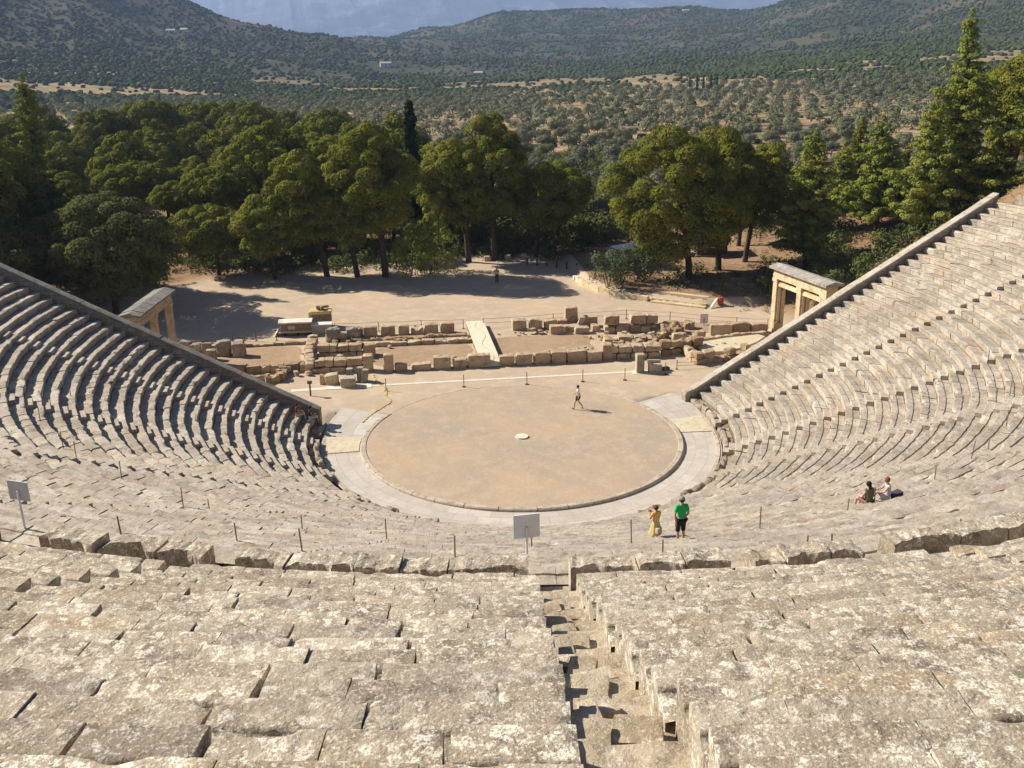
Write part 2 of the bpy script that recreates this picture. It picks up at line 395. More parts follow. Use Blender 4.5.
# planted bed: brown soil draped over the raised ground at the right of the yard
bx_ = xs[(xs > 11.4) & (xs < 40)]; by_ = ys[(ys > 24) & (ys < 62)]; BX, BY = np.meshgrid(bx_, by_, indexing='ij')
keep_ = (bed_side(BX, BY) > 1.0) & (BX < 40) & (bed_side(BX - .5, BY) > .6)
BZ = ground_h(BX, BY) + .012; q_ = keep_[:-1, :-1] & keep_[1:, :-1] & keep_[1:, 1:] & keep_[:-1, 1:]; I_ = np.arange(BX.size).reshape(BX.shape)
mb = MB(); mb.add(np.stack([BX, BY, BZ], -1).reshape(-1, 3), np.stack([I_[:-1, :-1][q_], I_[1:, :-1][q_], I_[1:, 1:][q_], I_[:-1, 1:][q_]], -1))
struct(mb.build('bed_soil', earth_mat('brown_bed_soil', [(.33,.215,.13), (.26,.165,.10), (.40,.29,.18), (.20,.13,.08)], 1.3), smooth=True))

# mountain range far behind
ax = np.linspace(-7000, 9000, 900); ay = np.linspace(0, 1, 60)
AX, AY = np.meshgrid(ax, ay, indexing='ij')
rid = 640 + 90 * fbm(AX / 2600., 0, 2, 4) + 60 * sstep(1000, -5000, AX)
prof = np.where(AY < .7, sstep(0, .72, AY) ** 1.0, 1 - .5 * (AY - .7) / .3)
yy = 6800 + AY * 4000 + 700 * fbm(AX / 3000., 4, 0, 3)
gull = 1 - 2 * np.abs(fbm(AX / 420. + .25 * yy / 900., yy / 3800., 5, 5))
Hm = -60 + rid * prof * (1 - .16 * (1 - gull)) + 30 * fbm(AX / 300., yy / 300., 1, 4) * (AY > .02)
mb = MB(); mb.grid(np.stack([AX + 3000 * 0, yy, Hm], -1)); struct(mb.build('mountain', M['mountain'], smooth=False))

# ------------------------------------------------------------------ orchestra, ring, passage
th = np.linspace(0, 2 * np.pi, 145)
rr = np.linspace(0, 9.8, 30)
RR, TH = np.meshgrid(rr, th, indexing='ij')
Z = .006 + .012 * (fbm(RR * np.cos(TH) / 1.5, RR * np.sin(TH) / 1.5, 9, 3) + 1) * (RR < 9.7)
mb = MB(); mb.grid(np.stack([RR * np.cos(TH), RR * np.sin(TH), Z], -1)); struct(mb.build('orchestra_floor', M['orch'], smooth=True))
# kerb ring made of long curved stones; sections at the far right are worn down into the earth
ring = thing('orchestra_kerb', 'circular pale stone kerb round the earthen orchestra floor', 'stone kerb')
a0 = 0.0; k = 0
while a0 < 359:
    a1 = min(360, a0 + rnd.uniform(8, 12))
    mid = (a0 + a1) / 2           # angle from +x
    far = 35 < mid < 145
    top = .05 if not far else .014
    if 78 < mid < 100: a0 = a1; continue
    n = max(4, int((a1 - a0) / 1.2)); A = np.radians(np.linspace(a0 + .12, a1 - .12, n + 1))
    ri, ro = (9.78, 10.15) if not far else (9.82, 10.12)
    if 100 <= mid < 145 or 35 < mid <= 78: ri, ro = 9.86, 10.1
    dz = rnd.uniform(-.012, .012) * (0 if far else 1)
    prof = [(ri, -.3), (ri, top - .02), (ri + .03, top), (ro - .07, top), (ro - .01, top - .05), (ro, top - .11), (ro - .03, -.3)]
    P = np.array([[(r_ * math.cos(a), r_ * math.sin(a), z_ + dz) for (r_, z_) in prof] for a in A])
    P[..., 2] += .006 * vnoise(P[..., 0] * 3, P[..., 1] * 3)
    b = MB(); b.grid(P, flip=True); b.poly(P[0]); b.poly(P[-1][::-1])
    b.build('kerb_stone', M['ring'], ring); a0 = a1
# sunken passage paving round the near half
tt = np.linspace(-112, 110, 200)
ox, oy = tp(12.42, tt); on = np.hypot(ox, oy); ix, iy = ox / on * 10.13, oy / on * 10.13
u = np.linspace(0, 1, 7)
zz = -.12 + .126 * sstep(93, 106, np.abs(tt)) + .004
P = np.stack([ix[:, None] * (1 - u) + ox[:, None] * u, iy[:, None] * (1 - u) + oy[:, None] * u, np.repeat(zz[:, None], 7, 1)], -1)
mb = MB(); mb.grid(P, flip=True); pv = struct(mb.build('passage_paving', M['paving'], smooth=True))
uvl = pv.data.uv_layers.new(name='UVMap'); li = np.zeros(len(pv.data.loops), int); pv.data.loops.foreach_get('vertex_index', li)
UVv = np.stack([np.repeat(np.radians(tt)[:, None] * 11.3, 7, 1), np.repeat(u[None] * 2.2, 200, 0)], -1).reshape(-1, 2)
uvl.data.foreach_set('uv', UVv[li].ravel())
for s, lab in ((-1, 'left'), (1, 'right')):
    b = MB(); t_ = np.linspace(83.5, 93.5, 8) * s
    ox, oy = tp(12.2, t_); on = np.hypot(ox, oy); i_, j_ = ox / on * 10.22, oy / on * 10.22
    z0 = -.104
    lo = np.stack([i_, j_, np.full(8, z0)], -1); hi = np.stack([ox, oy, np.full(8, z0)], -1)
    G = np.stack([lo, lo + [0, 0, .03], hi + [0, 0, .03], hi], 1); b.grid(G, flip=s > 0)
    b.poly(G[0]); b.poly(G[-1][::-1])
    o = b.build('entrance_slab', M['slab_cream']); tag(o, 'cream slab laid across the %s end of the paved passage' % lab, 'paving slab', 'cream slabs across the passage')
# edging strip at the foot of the seats
eg = thing('gutter_edging', 'thin pale edging strip between the passage paving and the lowest seats', 'edging')
a0 = -100
while a0 < 101:
    a1 = a0 + rnd.uniform(5, 8)
    if not (-22 < a0 < 14):
        t_ = np.linspace(a0 + .1, a1 - .1, 6); P = []
        for tq in t_:
            row = []
            for r_, z_ in ((12.12, -.2), (12.12, -.07), (12.3, -.06), (12.3, -.2)):
                x_, y_ = tp(r_, tq); row.append((float(x_), float(y_), z_))
            P.append(row)
        P = np.array(P); b = MB(); b.grid(P, flip=True); b.poly(P[0]); b.poly(P[-1][::-1]); b.build('edging_stone', M['ring'], eg)
    a0 = a1
b = MB(); b.tube([(0,0,.0),(0,0,.10)], .40, 20); b.tube([(0,0,.101),(0,0,.115)], .12, 12)
tag(b.build('centre_stone', M['kerb_white']), 'round pale stone disc set at the centre of the orchestra floor', 'altar stone')
# thin pale marking lines in the earth north of the circle
b = MB(); b.obox((-11.4, 11.42), (10.2, 11.5), .32, -.1, .02)
tag(b.build('threshold_strip', M['kerb_white']), 'long straight pale stone strip in the earth before the stage ruins', 'stone strip')
cr = [(-9.6, 14.0), (-9.2, 11.8), (-8.6, 10.8), (-8.55, 9.0), (-8.2, 7.8), (-8.7, 6.9), (-9.3, 6.0), (-10.2, 4.0)]
b = MB()
for q in range(len(cr) - 1):
    for w_ in range(5):
        p0 = np.array(cr[q]) * (1 - w_ / 5) + np.array(cr[q + 1]) * w_ / 5; p1 = np.array(cr[q]) * (.7 - w_ / 5 + .15) + np.array(cr[q + 1]) * (w_ / 5 + .15)
        b.obox(p0 + rng.normal(0, .03, 2), p1 + rng.normal(0, .03, 2), .12, -.1, .05)
tag(b.build('stone_drain', M['yellow_board']), 'narrow crooked line of small yellow stones leading from the ruins to the circle', 'stone line')

# ------------------------------------------------------------------ seats
PROF_LO = np.array([(.05,-.40),(.035,-.12),(0,-.085),(.0,-.025),(.03,0),(.20,.0),(.36,-.004),(.375,-.045),(.56,-.05),(.765,-.05)])
_a = [(.05,-.62),(.05,-.42),(.05,-.26),(.04,-.15),(.01,-.11),(0,-.08),(.0,-.03),(.005,-.010),(.016,-.001)] + [(v_, 0) for v_ in np.arange(.06, .35, .033)] + [(.368,-.004),(.378,-.03),(.39,-.05),(.48,-.052),(.62,-.05),(.77,-.05)]
PROF_HI = np.array(_a)
def seat_block(b, r0, z0, ta, tb, hi, amp=1.0, prof=None, station=None):
    prof = PROF_HI if hi else PROF_LO if prof is None else prof
    arc = (tb - ta) * math.pi / 180 * (r0 + .3)
    st = station or (.045 if hi else .21)
    n = max(2, int(arc / st)); tt = np.linspace(ta, tb, n + 1)
    dr0 = rnd.gauss(0, .014) * amp; dz0 = rnd.gauss(0, .011) * amp; tilt = rnd.gauss(0, .008) * amp; roll = rnd.gauss(0, .012) * amp
    D = prof[None, :, :].repeat(n + 1, 0).copy()
    u = np.linspace(-1, 1, n + 1)[:, None]
    Rr = r0 + D[..., 0] + dr0; Zz = z0 + D[..., 1] + dz0 + tilt * u + roll * (D[..., 0] - .3)
    T_ = tt[:, None].repeat(len(prof), 1)
    x_, y_ = tp(Rr, T_)
    if hi:
        nz = .008 * fbm(x_ * 3, y_ * 3, Zz * 3, 3) + .006 * fbm(x_ * 14, y_ * 14, Zz * 14, 3)
        Zz = Zz + nz * (D[..., 1] > -.2)
        Rr = Rr + .009 * fbm(x_ * 5 + 7, y_ * 5, Zz * 5, 3)
        chip = np.clip(fbm(x_ * 2.2, y_ * 2.2, 4, 3) - .22, 0, 1)
        edge = np.exp(-((D[..., 0] - .01) / .06) ** 2) * (D[..., 1] > -.15)
        Zz = Zz - edge * chip * .07; Rr = Rr + edge * chip * .16
        hole = np.clip(fbm(x_ * 6 + 3, y_ * 6, 2, 2) - .5, 0, 1); Zz = Zz - hole * .08 * (D[..., 1] > -.06)
        endw = np.clip(1 - np.minimum(1 + u, 1 - u) * arc / 2 / .05, 0, 1)
        Zz = Zz - endw * (.003 + .02 * np.clip(vnoise(x_ * 9, y_ * 9, 1), 0, 1)) * (D[..., 1] > -.2)
        T_ = T_ + np.clip(1 - np.minimum(1 + u, 1 - u) * arc / 2 / .06, 0, 1) * .022 * vnoise(Rr * 4, T_ * 31, z0)
    else:
        Zz = Zz + (.014 * vnoise(x_ * 2.3, y_ * 2.3, Zz * 2) + .014 * vnoise(x_ * 6, y_ * 6, Zz * 5)) * amp
        Rr = Rr + (.03 * vnoise(x_ * 3 + 9, y_ * 3, Zz * 3) + .022 * vnoise(x_ * 8 + 9, y_ * 8, Zz * 3)) * amp
        chip = np.clip(vnoise(x_ * 1.9, y_ * 1.9, z0 * 3) - .25, 0, 1)
        edge = (D[..., 0] < .1) & (D[..., 1] > -.1)
        Zz = Zz - edge * chip * .12; Rr = Rr + edge * chip * .16
    x_, y_ = tp(Rr, T_)
    P = np.stack([x_, y_, Zz], -1)
    b.grid(P, flip=True)
    for e, fl in ((0, False), (-1, True)):
        bot = P[e][-1].copy(); bot[2] = P[e][0][2]
        q = np.concatenate([P[e], bot[None]]); b.poly(q[::-1] if fl else q)
def seat_row(name, parent, r0, z0, t0, t1, hi, m, L=(.75, 1.35), gap=(.006, .03), wide=.12, amp=1.0, miss=0):
    b = MB(); a = t0 + rnd.uniform(0, .1) ; k = 180 / math.pi / (r0 + .3)
    while a < t1 - .2 * k:
        w = rnd.uniform(*L) * k
        if t1 - (a + w) < .45 * k: w = t1 - a - rnd.uniform(0, .04) * k
        g = rnd.uniform(*gap) * k
        if rnd.random() < wide: g += rnd.uniform(.02, .05) * k
        if rnd.random() >= miss: seat_block(b, r0, z0, a, a + w - g, hi, amp)
        a += w
    return b.build(name, m, parent, smooth=hi)
def bedding(parent, ra, rb, za, t0, t1, drop=.43, m='bedding'):
    r_ = np.arange(ra, rb + .3, .37); t_ = np.linspace(t0 + .75, t1 - .75, max(3, int((t1 - t0) / 1.2)))
    RR_, TT_ = np.meshgrid(r_, t_, indexing='ij'); x_, y_ = tp(RR_, TT_)
    z_ = za + (RR_ - ra) * SL - drop + .02 * vnoise(x_ * 2, y_ * 2)
    b = MB(); b.grid(np.stack([x_, y_, z_], -1)); return b.build('bedding', M[m], parent, smooth=True)
def stairs(name, label, group, r_a, z_a, n, tc, w, m, hi=False, dirx=0):
    w = w + .30
    s = thing(name, label, 'stairway', group)
    for i in range(2 * n):
        r0 = r_a + .3725 * i; z0 = z_a - .18 + .18 * i - .0
        if hi and i % 2 and rnd.random() < .6: continue
        k = 180 / math.pi / (r0 + (E_ if abs(tc) > 70 else 0)); hw = w / 2 * k
        pr = np.array([(.0,-.34),(.0,-.03),(.02,-.002),(.2,0),(.395,0)]) if not hi else np.array([(.0,-.34),(.0,-.15),(-.006,-.05),(.0,-.02),(.025,-.002)] + [(v_, 0) for v_ in np.arange(.06, .80, .04)])
        b = MB(); nn = 14 if hi else 3
        tt_ = np.linspace(tc - hw, tc + hw, nn); Rr = r0 + pr[None, :, 0].repeat(nn, 0) + rnd.gauss(0, .012 if not hi else .04); Zz = z0 + pr[None, :, 1].repeat(nn, 0) + rnd.gauss(0, .01 if not hi else .03)
        TTn = tt_[:, None].repeat(len(pr), 1); x_, y_ = tp(Rr, TTn); Zz = Zz + (.03 if hi else .02) * fbm(x_ * 3, y_ * 3, 2, 4) * (pr[None, :, 1] > -.2); Rr = Rr + (.055 if hi else .03) * fbm(x_ * 2.6, y_ * 2.6, 8, 3) + ((TTn - tc) / hw * rnd.gauss(0, .05) if hi else 0)
        if hi:
            wear = np.exp(-((tt_[:, None] - tc - rnd.uniform(-.3, .3) * hw) / (hw * .5)) ** 2); Zz = Zz - wear * .03 * (pr[None, :, 1] > -.2)
            Zz = Zz - .05 * np.clip(fbm(x_ * 3.1, y_ * 3.1, i, 3) - .1, 0, 1) * (pr[None, :, 1] > -.2)
        x_, y_ = tp(Rr, tt_[:, None].repeat(len(pr), 1)); P = np.stack([x_, y_, Zz], -1); b.grid(P, flip=True)
        for e, fl in ((0, False), (-1, True)):
            q = np.concatenate([P[e], P[e][-1][None] - [0, 0, .3]]); b.poly(q[::-1] if fl else q)
        b.build('step', m, s, smooth=hi)
    return s

ST = [-87.2, -70, -52.5, -35, -17.5, 0, 17.5, 35, 52.5, 70, 87.2]
SW = .72
lab = ['against the wall at the left, striped by shade', 'second from the wall at the left', 'third from the wall at the left', 'fourth from the wall at the left',
       'below the grey sign at the left edge', 'below the tall grey sign, left of the middle stairs', 'under the standing couple, right of the middle stairs',
       'where the two women sit', 'third beyond the seated women', 'fourth from the wall at the right', 'second from the wall at the right', 'against the sunlit wall at the right']
edges = [TL] + ST + [TR]
for w in range(12):
    e0, e1 = edges[w], edges[w + 1]
    wd = thing('seating_wedge', 'lower wedge of curved limestone benches ' + lab[w], 'stone seating', 'lower wedges of benches')
    for i in range(1, N_LOW):
        r0 = R_LOW + .745 * i; z0 = Z_LOW + .36 * i; k = 180 / math.pi / (r0 + (E_ if abs(e0 + e1) / 2 > 70 else 0)); hw = SW / 2 * k
        seat_row('seat_row', wd, r0, z0, e0 + (hw if w else 0), e1 - (hw if w < 11 else 0), False, M['stone_low'], amp=1.2 if w < 4 else .75, miss=0, wide=.08)
    bedding(wd, R_LOW + .3, R_LOW + .745 * 34, Z_LOW + .3 * SL, e0, e1)
sl = ['beside the wedge against the left wall', 'second from the left wall', 'third from the left wall', 'fourth from the left wall', 'rising to the gap under the left sign',
      'on the centre line below the standing couple', 'passing left of the seated women', 'second right of the seated women', 'fourth from the right wall', 'second last before the right wall', 'nearest to the sunlit right wall']
for t_, l_ in zip(ST, sl):
    stairs('stairway', 'narrow stone stairway between lower benches, ' + l_, 'stairways of the lower benches', R_LOW, Z_LOW + .36 * .5, N_LOW - 0, t_, SW - .03, M['stone_low'])

# broken front row of honour seats along the passage
fr = [(-99, -30, .8), (-30, 15, .22), (15, 40, .5), (40, 101, .95)]
nfr = 0
for a, c_, pr_ in fr:
    t_ = a
    while t_ < c_:
        L_ = rnd.uniform(.6, 1.5); k = 180 / math.pi / 12.7
        if min(abs(t_ + L_ * k / 2 - s) for s in ST) < 2.6: t_ += 1.2; continue
        if rnd.random() < pr_:
            b = MB(); hgt = rnd.uniform(.25, .55); n = 8; tt_ = np.linspace(t_, t_ + (L_ - .05) * k, n)
            pr = np.array([(0,-.3),(.0,hgt*.5),(.02,hgt*.93),(.08,hgt),(.22,hgt),(.3,hgt*.9),(.33,.3*hgt+.12),(.6,.22),(.66,-.3)])
            T_ = tt_[:, None].repeat(len(pr), 1); Rr = 12.5 + pr[None, :, 0].repeat(n, 0); Zz = pr[None, :, 1].repeat(n, 0) + 0
            x_, y_ = tp(Rr, T_); bite = np.clip(fbm(x_ * 1.6, y_ * 1.6, 3, 3) + .05, 0, 1); Zz = Zz - (pr[None, :, 1] > .1) * bite * .38; Rr = Rr + .08 * fbm(x_ * 3, y_ * 3, Zz * 3 + 5, 3)
            x_, y_ = tp(Rr, T_); P = np.stack([x_, y_, Zz], -1); b.grid(P, flip=True); b.poly(P[0]); b.poly(P[-1][::-1])
            o = b.build('broken_seat_block', M['stone_rough'])
            side = 'left' if t_ < -22 else 'near' if t_ < 22 else 'right'
            tag(o, 'chipped block left of the broken front row on the %s side of the passage' % side, 'stone block', 'broken front row, %s side' % side)
        t_ += L_ * k

# ------------------------------------------------------------------ top row with backs, diazoma, upper tier
gap_stairs = ST
backs = [(-24.4,-22.2),(-22.05,-19.8),(-19.65,-18.05),(-16.85,-15.2),(-15.15,-13.55),(-13.5,-12.82),(-12.78,-11.3),(-11.25,-9.72),(-9.66,-7.06),(-5.7,-3.5),(-3.45,-1.95),(-1.9,-.45),(.4,1.42),(1.48,2.98),(3.05,4.25),(5.3,7.85),(7.9,9.8),(9.85,12.2)]
t_ = -27.2
while t_ > -100: backs.append((t_ - 2.6, t_)); t_ -= 2.7
t_ = 12.3
while t_ < 99: backs.append((t_, t_ + 2.6)); t_ += 2.7
hump = {0: .5, 1: 1.0, 2: .85, 9: .95, 14: .8, 15: 1.0, 8: .5, 13: .6}
bk = thing('honour_bench', 'topmost curved row of high backed stone benches before the upper gangway, chipped behind', 'stone bench')
for bi, (a, c_) in enumerate(backs):
    if any(abs((a + c_) / 2 - s) < (c_ - a) / 2 + .25 and abs(s) > 1 and abs(s + 17.5) > 1 for s in ST):
        s = [s for s in ST if abs((a + c_) / 2 - s) < (c_ - a) / 2 + .25][0]
        if s - a > c_ - s: c_ = s - .55
        else: a = s + .55
        if c_ - a < .4: continue
    vis = -26 < a < 13
    n = max(4, int((c_ - a) * .67 / (.06 if vis else .3))); tt_ = np.linspace(a, c_, n)
    m_ = 7 if vis else 4
    u = np.linspace(0, 1, n)
    hmp = hump.get(bi, rnd.uniform(.25, .8))
    rear = 38.46 - hmp * .46 * np.clip(.55 * np.sin(np.pi * u) ** .7 + .55 * fbm(tt_ * 1.4, bi * 3.3, 0, 4) , 0, 1) - .03 * (vnoise(tt_ * 7, bi) + 1)
    rear[0] = rear[-1] = 38.42
    topz = 12.86 - .20 * (.3 + hmp) * np.clip(fbm(tt_ * .9, bi * 5.1, 6, 4) + .05, 0, 1) + .05 * vnoise(tt_ * .5, bi * 7.7) + rnd.gauss(0, .025)
    # section: front face up, top, rear face down
    sec = []
    for jj in range(n):
        fr_ = 37.82
        tops = np.linspace(fr_, rear[jj], m_)
        col = [(fr_ + .02, 12.0), (fr_, topz[jj] - .04)] + [(q, topz[jj]) for q in tops] + [(rear[jj] + .015, topz[jj] - .04)] + [(rear[jj] + .02 + .05 * (1 - hmp) * w_, topz[jj] - .04 - w_ * .85) for w_ in (.25, .5, .75, 1)]
        sec.append(col)
    S = np.array(sec); T_ = tt_[:, None].repeat(S.shape[1], 1)
    x_, y_ = tp(S[..., 0], T_); Zz = S[..., 1] + (.02 * fbm(x_ * 4, y_ * 4, 3, 3) + .012 * fbm(x_ * 14, y_ * 14, 3, 2)) * (S[..., 1] > 12.5)
    Rr = S[..., 0] + .05 * fbm(x_ * 4 + 3, y_ * 4, S[..., 1] * 5, 3) * (S[..., 1] > 12.2)
    x_, y_ = tp(Rr, T_); P = np.stack([x_, y_, Zz], -1); b = MB(); b.grid(P, flip=True); b.poly(P[0]); b.poly(P[-1][::-1])
    b.build('seat_back', M['stone_up'] if vis else M['stone_rough'], bk, smooth=False)
# gangway floor and podium wall
t_ = np.linspace(-100, 100, 500); r_ = np.linspace(38.2, 40.5, 8); RR_, TT_ = np.meshgrid(r_, t_, indexing='ij'); x_, y_ = tp(RR_, TT_)
mb = MB(); mb.grid(np.stack([x_, y_, 12.3 + .03 * fbm(x_, y_, 1, 3)], -1)); struct(mb.build('gangway_path', M['orch'], smooth=True))
pw = thing('podium_wall', 'low stone podium wall that carries the upper tier of seats along the gangway', 'wall')
a = -100
while a < 100:
    c_ = min(a + rnd.uniform(1.6, 2.6), 100)
    if a < -5.8 and c_ > -6.85:                                  # the aisle cuts the podium
        if a < -6.85: c_ = -6.88
        else: a = -5.78; c_ = -4.4
    tt_ = np.linspace(a, c_ - .03, 6); P = []
    for tq in tt_:
        P.append([(*map(float, tp(r_, tq)), z_) for r_, z_ in ((40.36, 12.1), (40.36, 13.5), (40.38, 13.53), (40.9, 13.53))])
    P = np.array(P); b = MB(); b.grid(P, flip=True); b.poly(P[0]); b.poly(P[-1][::-1]); b.build('podium_stone', M['wall_stone'], pw); a = c_ + (0 if not (c_ == -6.88) else 1.1)

UT = [(-48, -37.5), (-36.8, -28.3), (-27.6, -17.5), (-16.75, -6.80), (-5.86, 4.4), (5.1, 15.6), (16.3, 30)]
ulab = ['farthest to the left', 'second farthest to the left', 'left of the narrow aisle at the left edge', 'left of the near aisle', 'right of the near aisle', 'beyond the right edge', 'farthest to the right']
for w, (e0, e1) in enumerate(UT):
    wd = thing('seating_wedge', 'upper wedge of lichen covered stone benches ' + ulab[w], 'stone seating', 'upper wedges of benches')
    for i in range(0, N_UP):
        r0 = R_UP + .745 * i; z0 = Z_UP + .36 * i
        # the part of each row near the camera is cut finer
        if w in (2, 3, 4): seat_row('seat_row', wd, r0, z0, e0, e1, True, M['stone_up'], L=(.7, 1.5), gap=(.006, .022), wide=.4, amp=.9)
        else: seat_row('seat_row', wd, r0, z0, e0, e1, False, M['stone_up'])
    bedding(wd, R_UP, R_UP + .745 * N_UP - .1, Z_UP, e0, e1)
AISLE = stairs('stairway', 'near aisle of worn stone steps cut deep between the upper benches', 'stairways of the upper benches', R_UP - .2, Z_UP - .36, N_UP, -6.315, .86, M['aisle'], hi=True)
b = MB(); RR_, TT_ = np.meshgrid(np.arange(39.9, 56, .3), np.linspace(-8, -4.6, 6), indexing='ij'); x_, y_ = tp(RR_, TT_); b.grid(np.stack([x_, y_, Z_UP - .36 - .62 + (RR_ - 40.1) * SL - .5 * (RR_ < 40.3)], -1)); struct(b.build('rubble_bed', M['bedding'], smooth=True))
stairs('stairway', 'narrow stone steps between upper benches at the left edge', 'stairways of the upper benches', R_UP - .2, Z_UP - .36, N_UP, -17.12, .55, M['stone_rough'])
for tc, l_ in ((-27.95, 'second to the left of the near aisle'), (4.75, 'right of the near aisle'), (-37.15, 'third to the left of the near aisle'), (15.95, 'farthest right')):
    stairs('stairway', 'stone steps between upper benches, ' + l_, 'stairways of the upper benches', R_UP - .2, Z_UP - .36, N_UP, tc, .52, M['stone_rough'])
# upper rim path where the viewer stands
t_ = np.linspace(-48, 46, 60); r_ = np.linspace(R_UP + .745 * N_UP - .05, 66, 6); RR_, TT_ = np.meshgrid(r_, t_, indexing='ij'); x_, y_ = tp(RR_, TT_)
mb = MB(); mb.grid(np.stack([x_, y_, 21.25 + .05 * fbm(x_, y_, 1, 3) + 0 * x_], -1)); struct(mb.build('rim_path', M['orch'], smooth=True))

# ------------------------------------------------------------------ wing walls
def wing_wall(side, t_in, label):
    w = thing('wing_wall', label, 'retaining wall', 'sloping wing walls of the auditorium')
    def P2(r, off):   # off: metres outward from the inner face
        x, y = tp(r, t_in); x = float(x); y = float(y); tr = math.radians(t_in)
        n = np.array([math.cos(tr), math.sin(tr)]) * (1 if t_in > 0 else -1)
        return np.array([x, y]) + n * off
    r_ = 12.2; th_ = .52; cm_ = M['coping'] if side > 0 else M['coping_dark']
    rs = [12.2 if side > 0 else 12.9]
    while rs[-1] < 37.2: rs.append(min(37.4, rs[-1] + rnd.uniform(1.3, 2.0)))
    up = .42 if side > 0 else .55
    def cz(r): return max(.75, float(zl(r)) + up)
    # body: coursed masonry
    b = MB(); rr_ = np.arange(rs[0], 37.5, .4)
    for off, fl in ((0.02, side > 0), (th_ - .02, side < 0)):
        rows = []
        for r in rr_:
            p = P2(r, off); zt = cz(r) - .14; rows.append([(p[0], p[1], z) for z in np.linspace(-.6 if off > .1 else max(-.3, zt - 2.2), zt, 14)])
        G = np.array(rows); nn = .03 * fbm(G[..., 0] * 3, G[..., 1] * 3, G[..., 2] * 5, 3); tr = math.radians(t_in)
        G[..., 0] += nn * math.cos(tr); G[..., 1] += nn * math.sin(tr); b.grid(G, flip=fl)
    for r in (rs[0] + .01, 37.39):
        p = P2(r, .02); q = P2(r, th_ - .02); zt = cz(r) - .14
        b.poly([(p[0], p[1], -.6), (q[0], q[1], -.6), (q[0], q[1], zt), (p[0], p[1], zt)])
    b.build('wall_body', M['masonry'], w)
    for i in range(len(rs) - 1):
        a, c_ = rs[i] + .008, rs[i + 1] - .008; b = MB(); dz = rnd.gauss(0, .012); V = []
        for r in np.linspace(a, c_, 4):
            z = cz(r) + dz; row = []
            for off, h in ((-.05, -.15), (-.05, -.01), (-.03, 0), (th_ * .5, .015), (th_ + .03, 0), (th_ + .05, -.01), (th_ + .05, -.15)):
                p = P2(r, off); row.append((p[0], p[1], z + h + .008 * vnoise(r * 3, off * 9)))
            V.append(row)
        V = np.array(V); b.grid(V, flip=side < 0); b.poly(V[0] if side < 0 else V[0][::-1]); b.poly(V[-1][::-1]); b.add(V[:, [0, -1]].reshape(-1, 3), [(0, 2, 3, 1), (2, 4, 5, 3), (4, 6, 7, 5)])
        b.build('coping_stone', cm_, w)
def masonry():
    m, nt, b = mat('coursed_masonry', .95, .12); co = coord(nt)
    geo = N(nt, 'ShaderNodeSeparateXYZ'); nt.links.new(co, geo.inputs[0]); cb = N(nt, 'ShaderNodeCombineXYZ')
    nt.links.new(geo.outputs[0], cb.inputs[0]); nt.links.new(geo.outputs[2], cb.inputs[1])
    br = N(nt, 'ShaderNodeTexBrick'); nt.links.new(cb.outputs[0], br.inputs['Vector']); br.inputs['Scale'].default_value = 1
    br.inputs['Brick Width'].default_value = .62; br.inputs['Row Height'].default_value = .30; br.inputs['Mortar Size'].default_value = .018; br.inputs['Mortar Smooth'].default_value = .6
    br.inputs['Color1'].default_value = (.30,.265,.215,1); br.inputs['Color2'].default_value = (.42,.37,.30,1); br.inputs['Mortar'].default_value = (.14,.115,.09,1)
    c = mixc(nt, mul(nt, noise(nt, co, 2.5, 7, .7, .45, .65), .6), br.outputs['Color'], (.22,.185,.15))
    c = mixc(nt, mul(nt, noise(nt, co, 9, 6, .7, .5, .66), .4), c, (.5,.46,.38))
    nt.links.new(c, b.inputs['Base Color']); bump(nt, b, ((6, .04, 5), (30, .015, 5)), co); return m
M['masonry'] = masonry()
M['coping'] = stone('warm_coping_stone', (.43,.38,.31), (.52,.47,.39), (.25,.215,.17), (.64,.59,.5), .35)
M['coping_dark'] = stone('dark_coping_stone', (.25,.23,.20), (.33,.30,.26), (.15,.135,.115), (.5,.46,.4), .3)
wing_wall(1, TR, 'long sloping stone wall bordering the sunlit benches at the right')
wing_wall(-1, TL, 'long sloping stone wall bordering the shaded benches at the left')

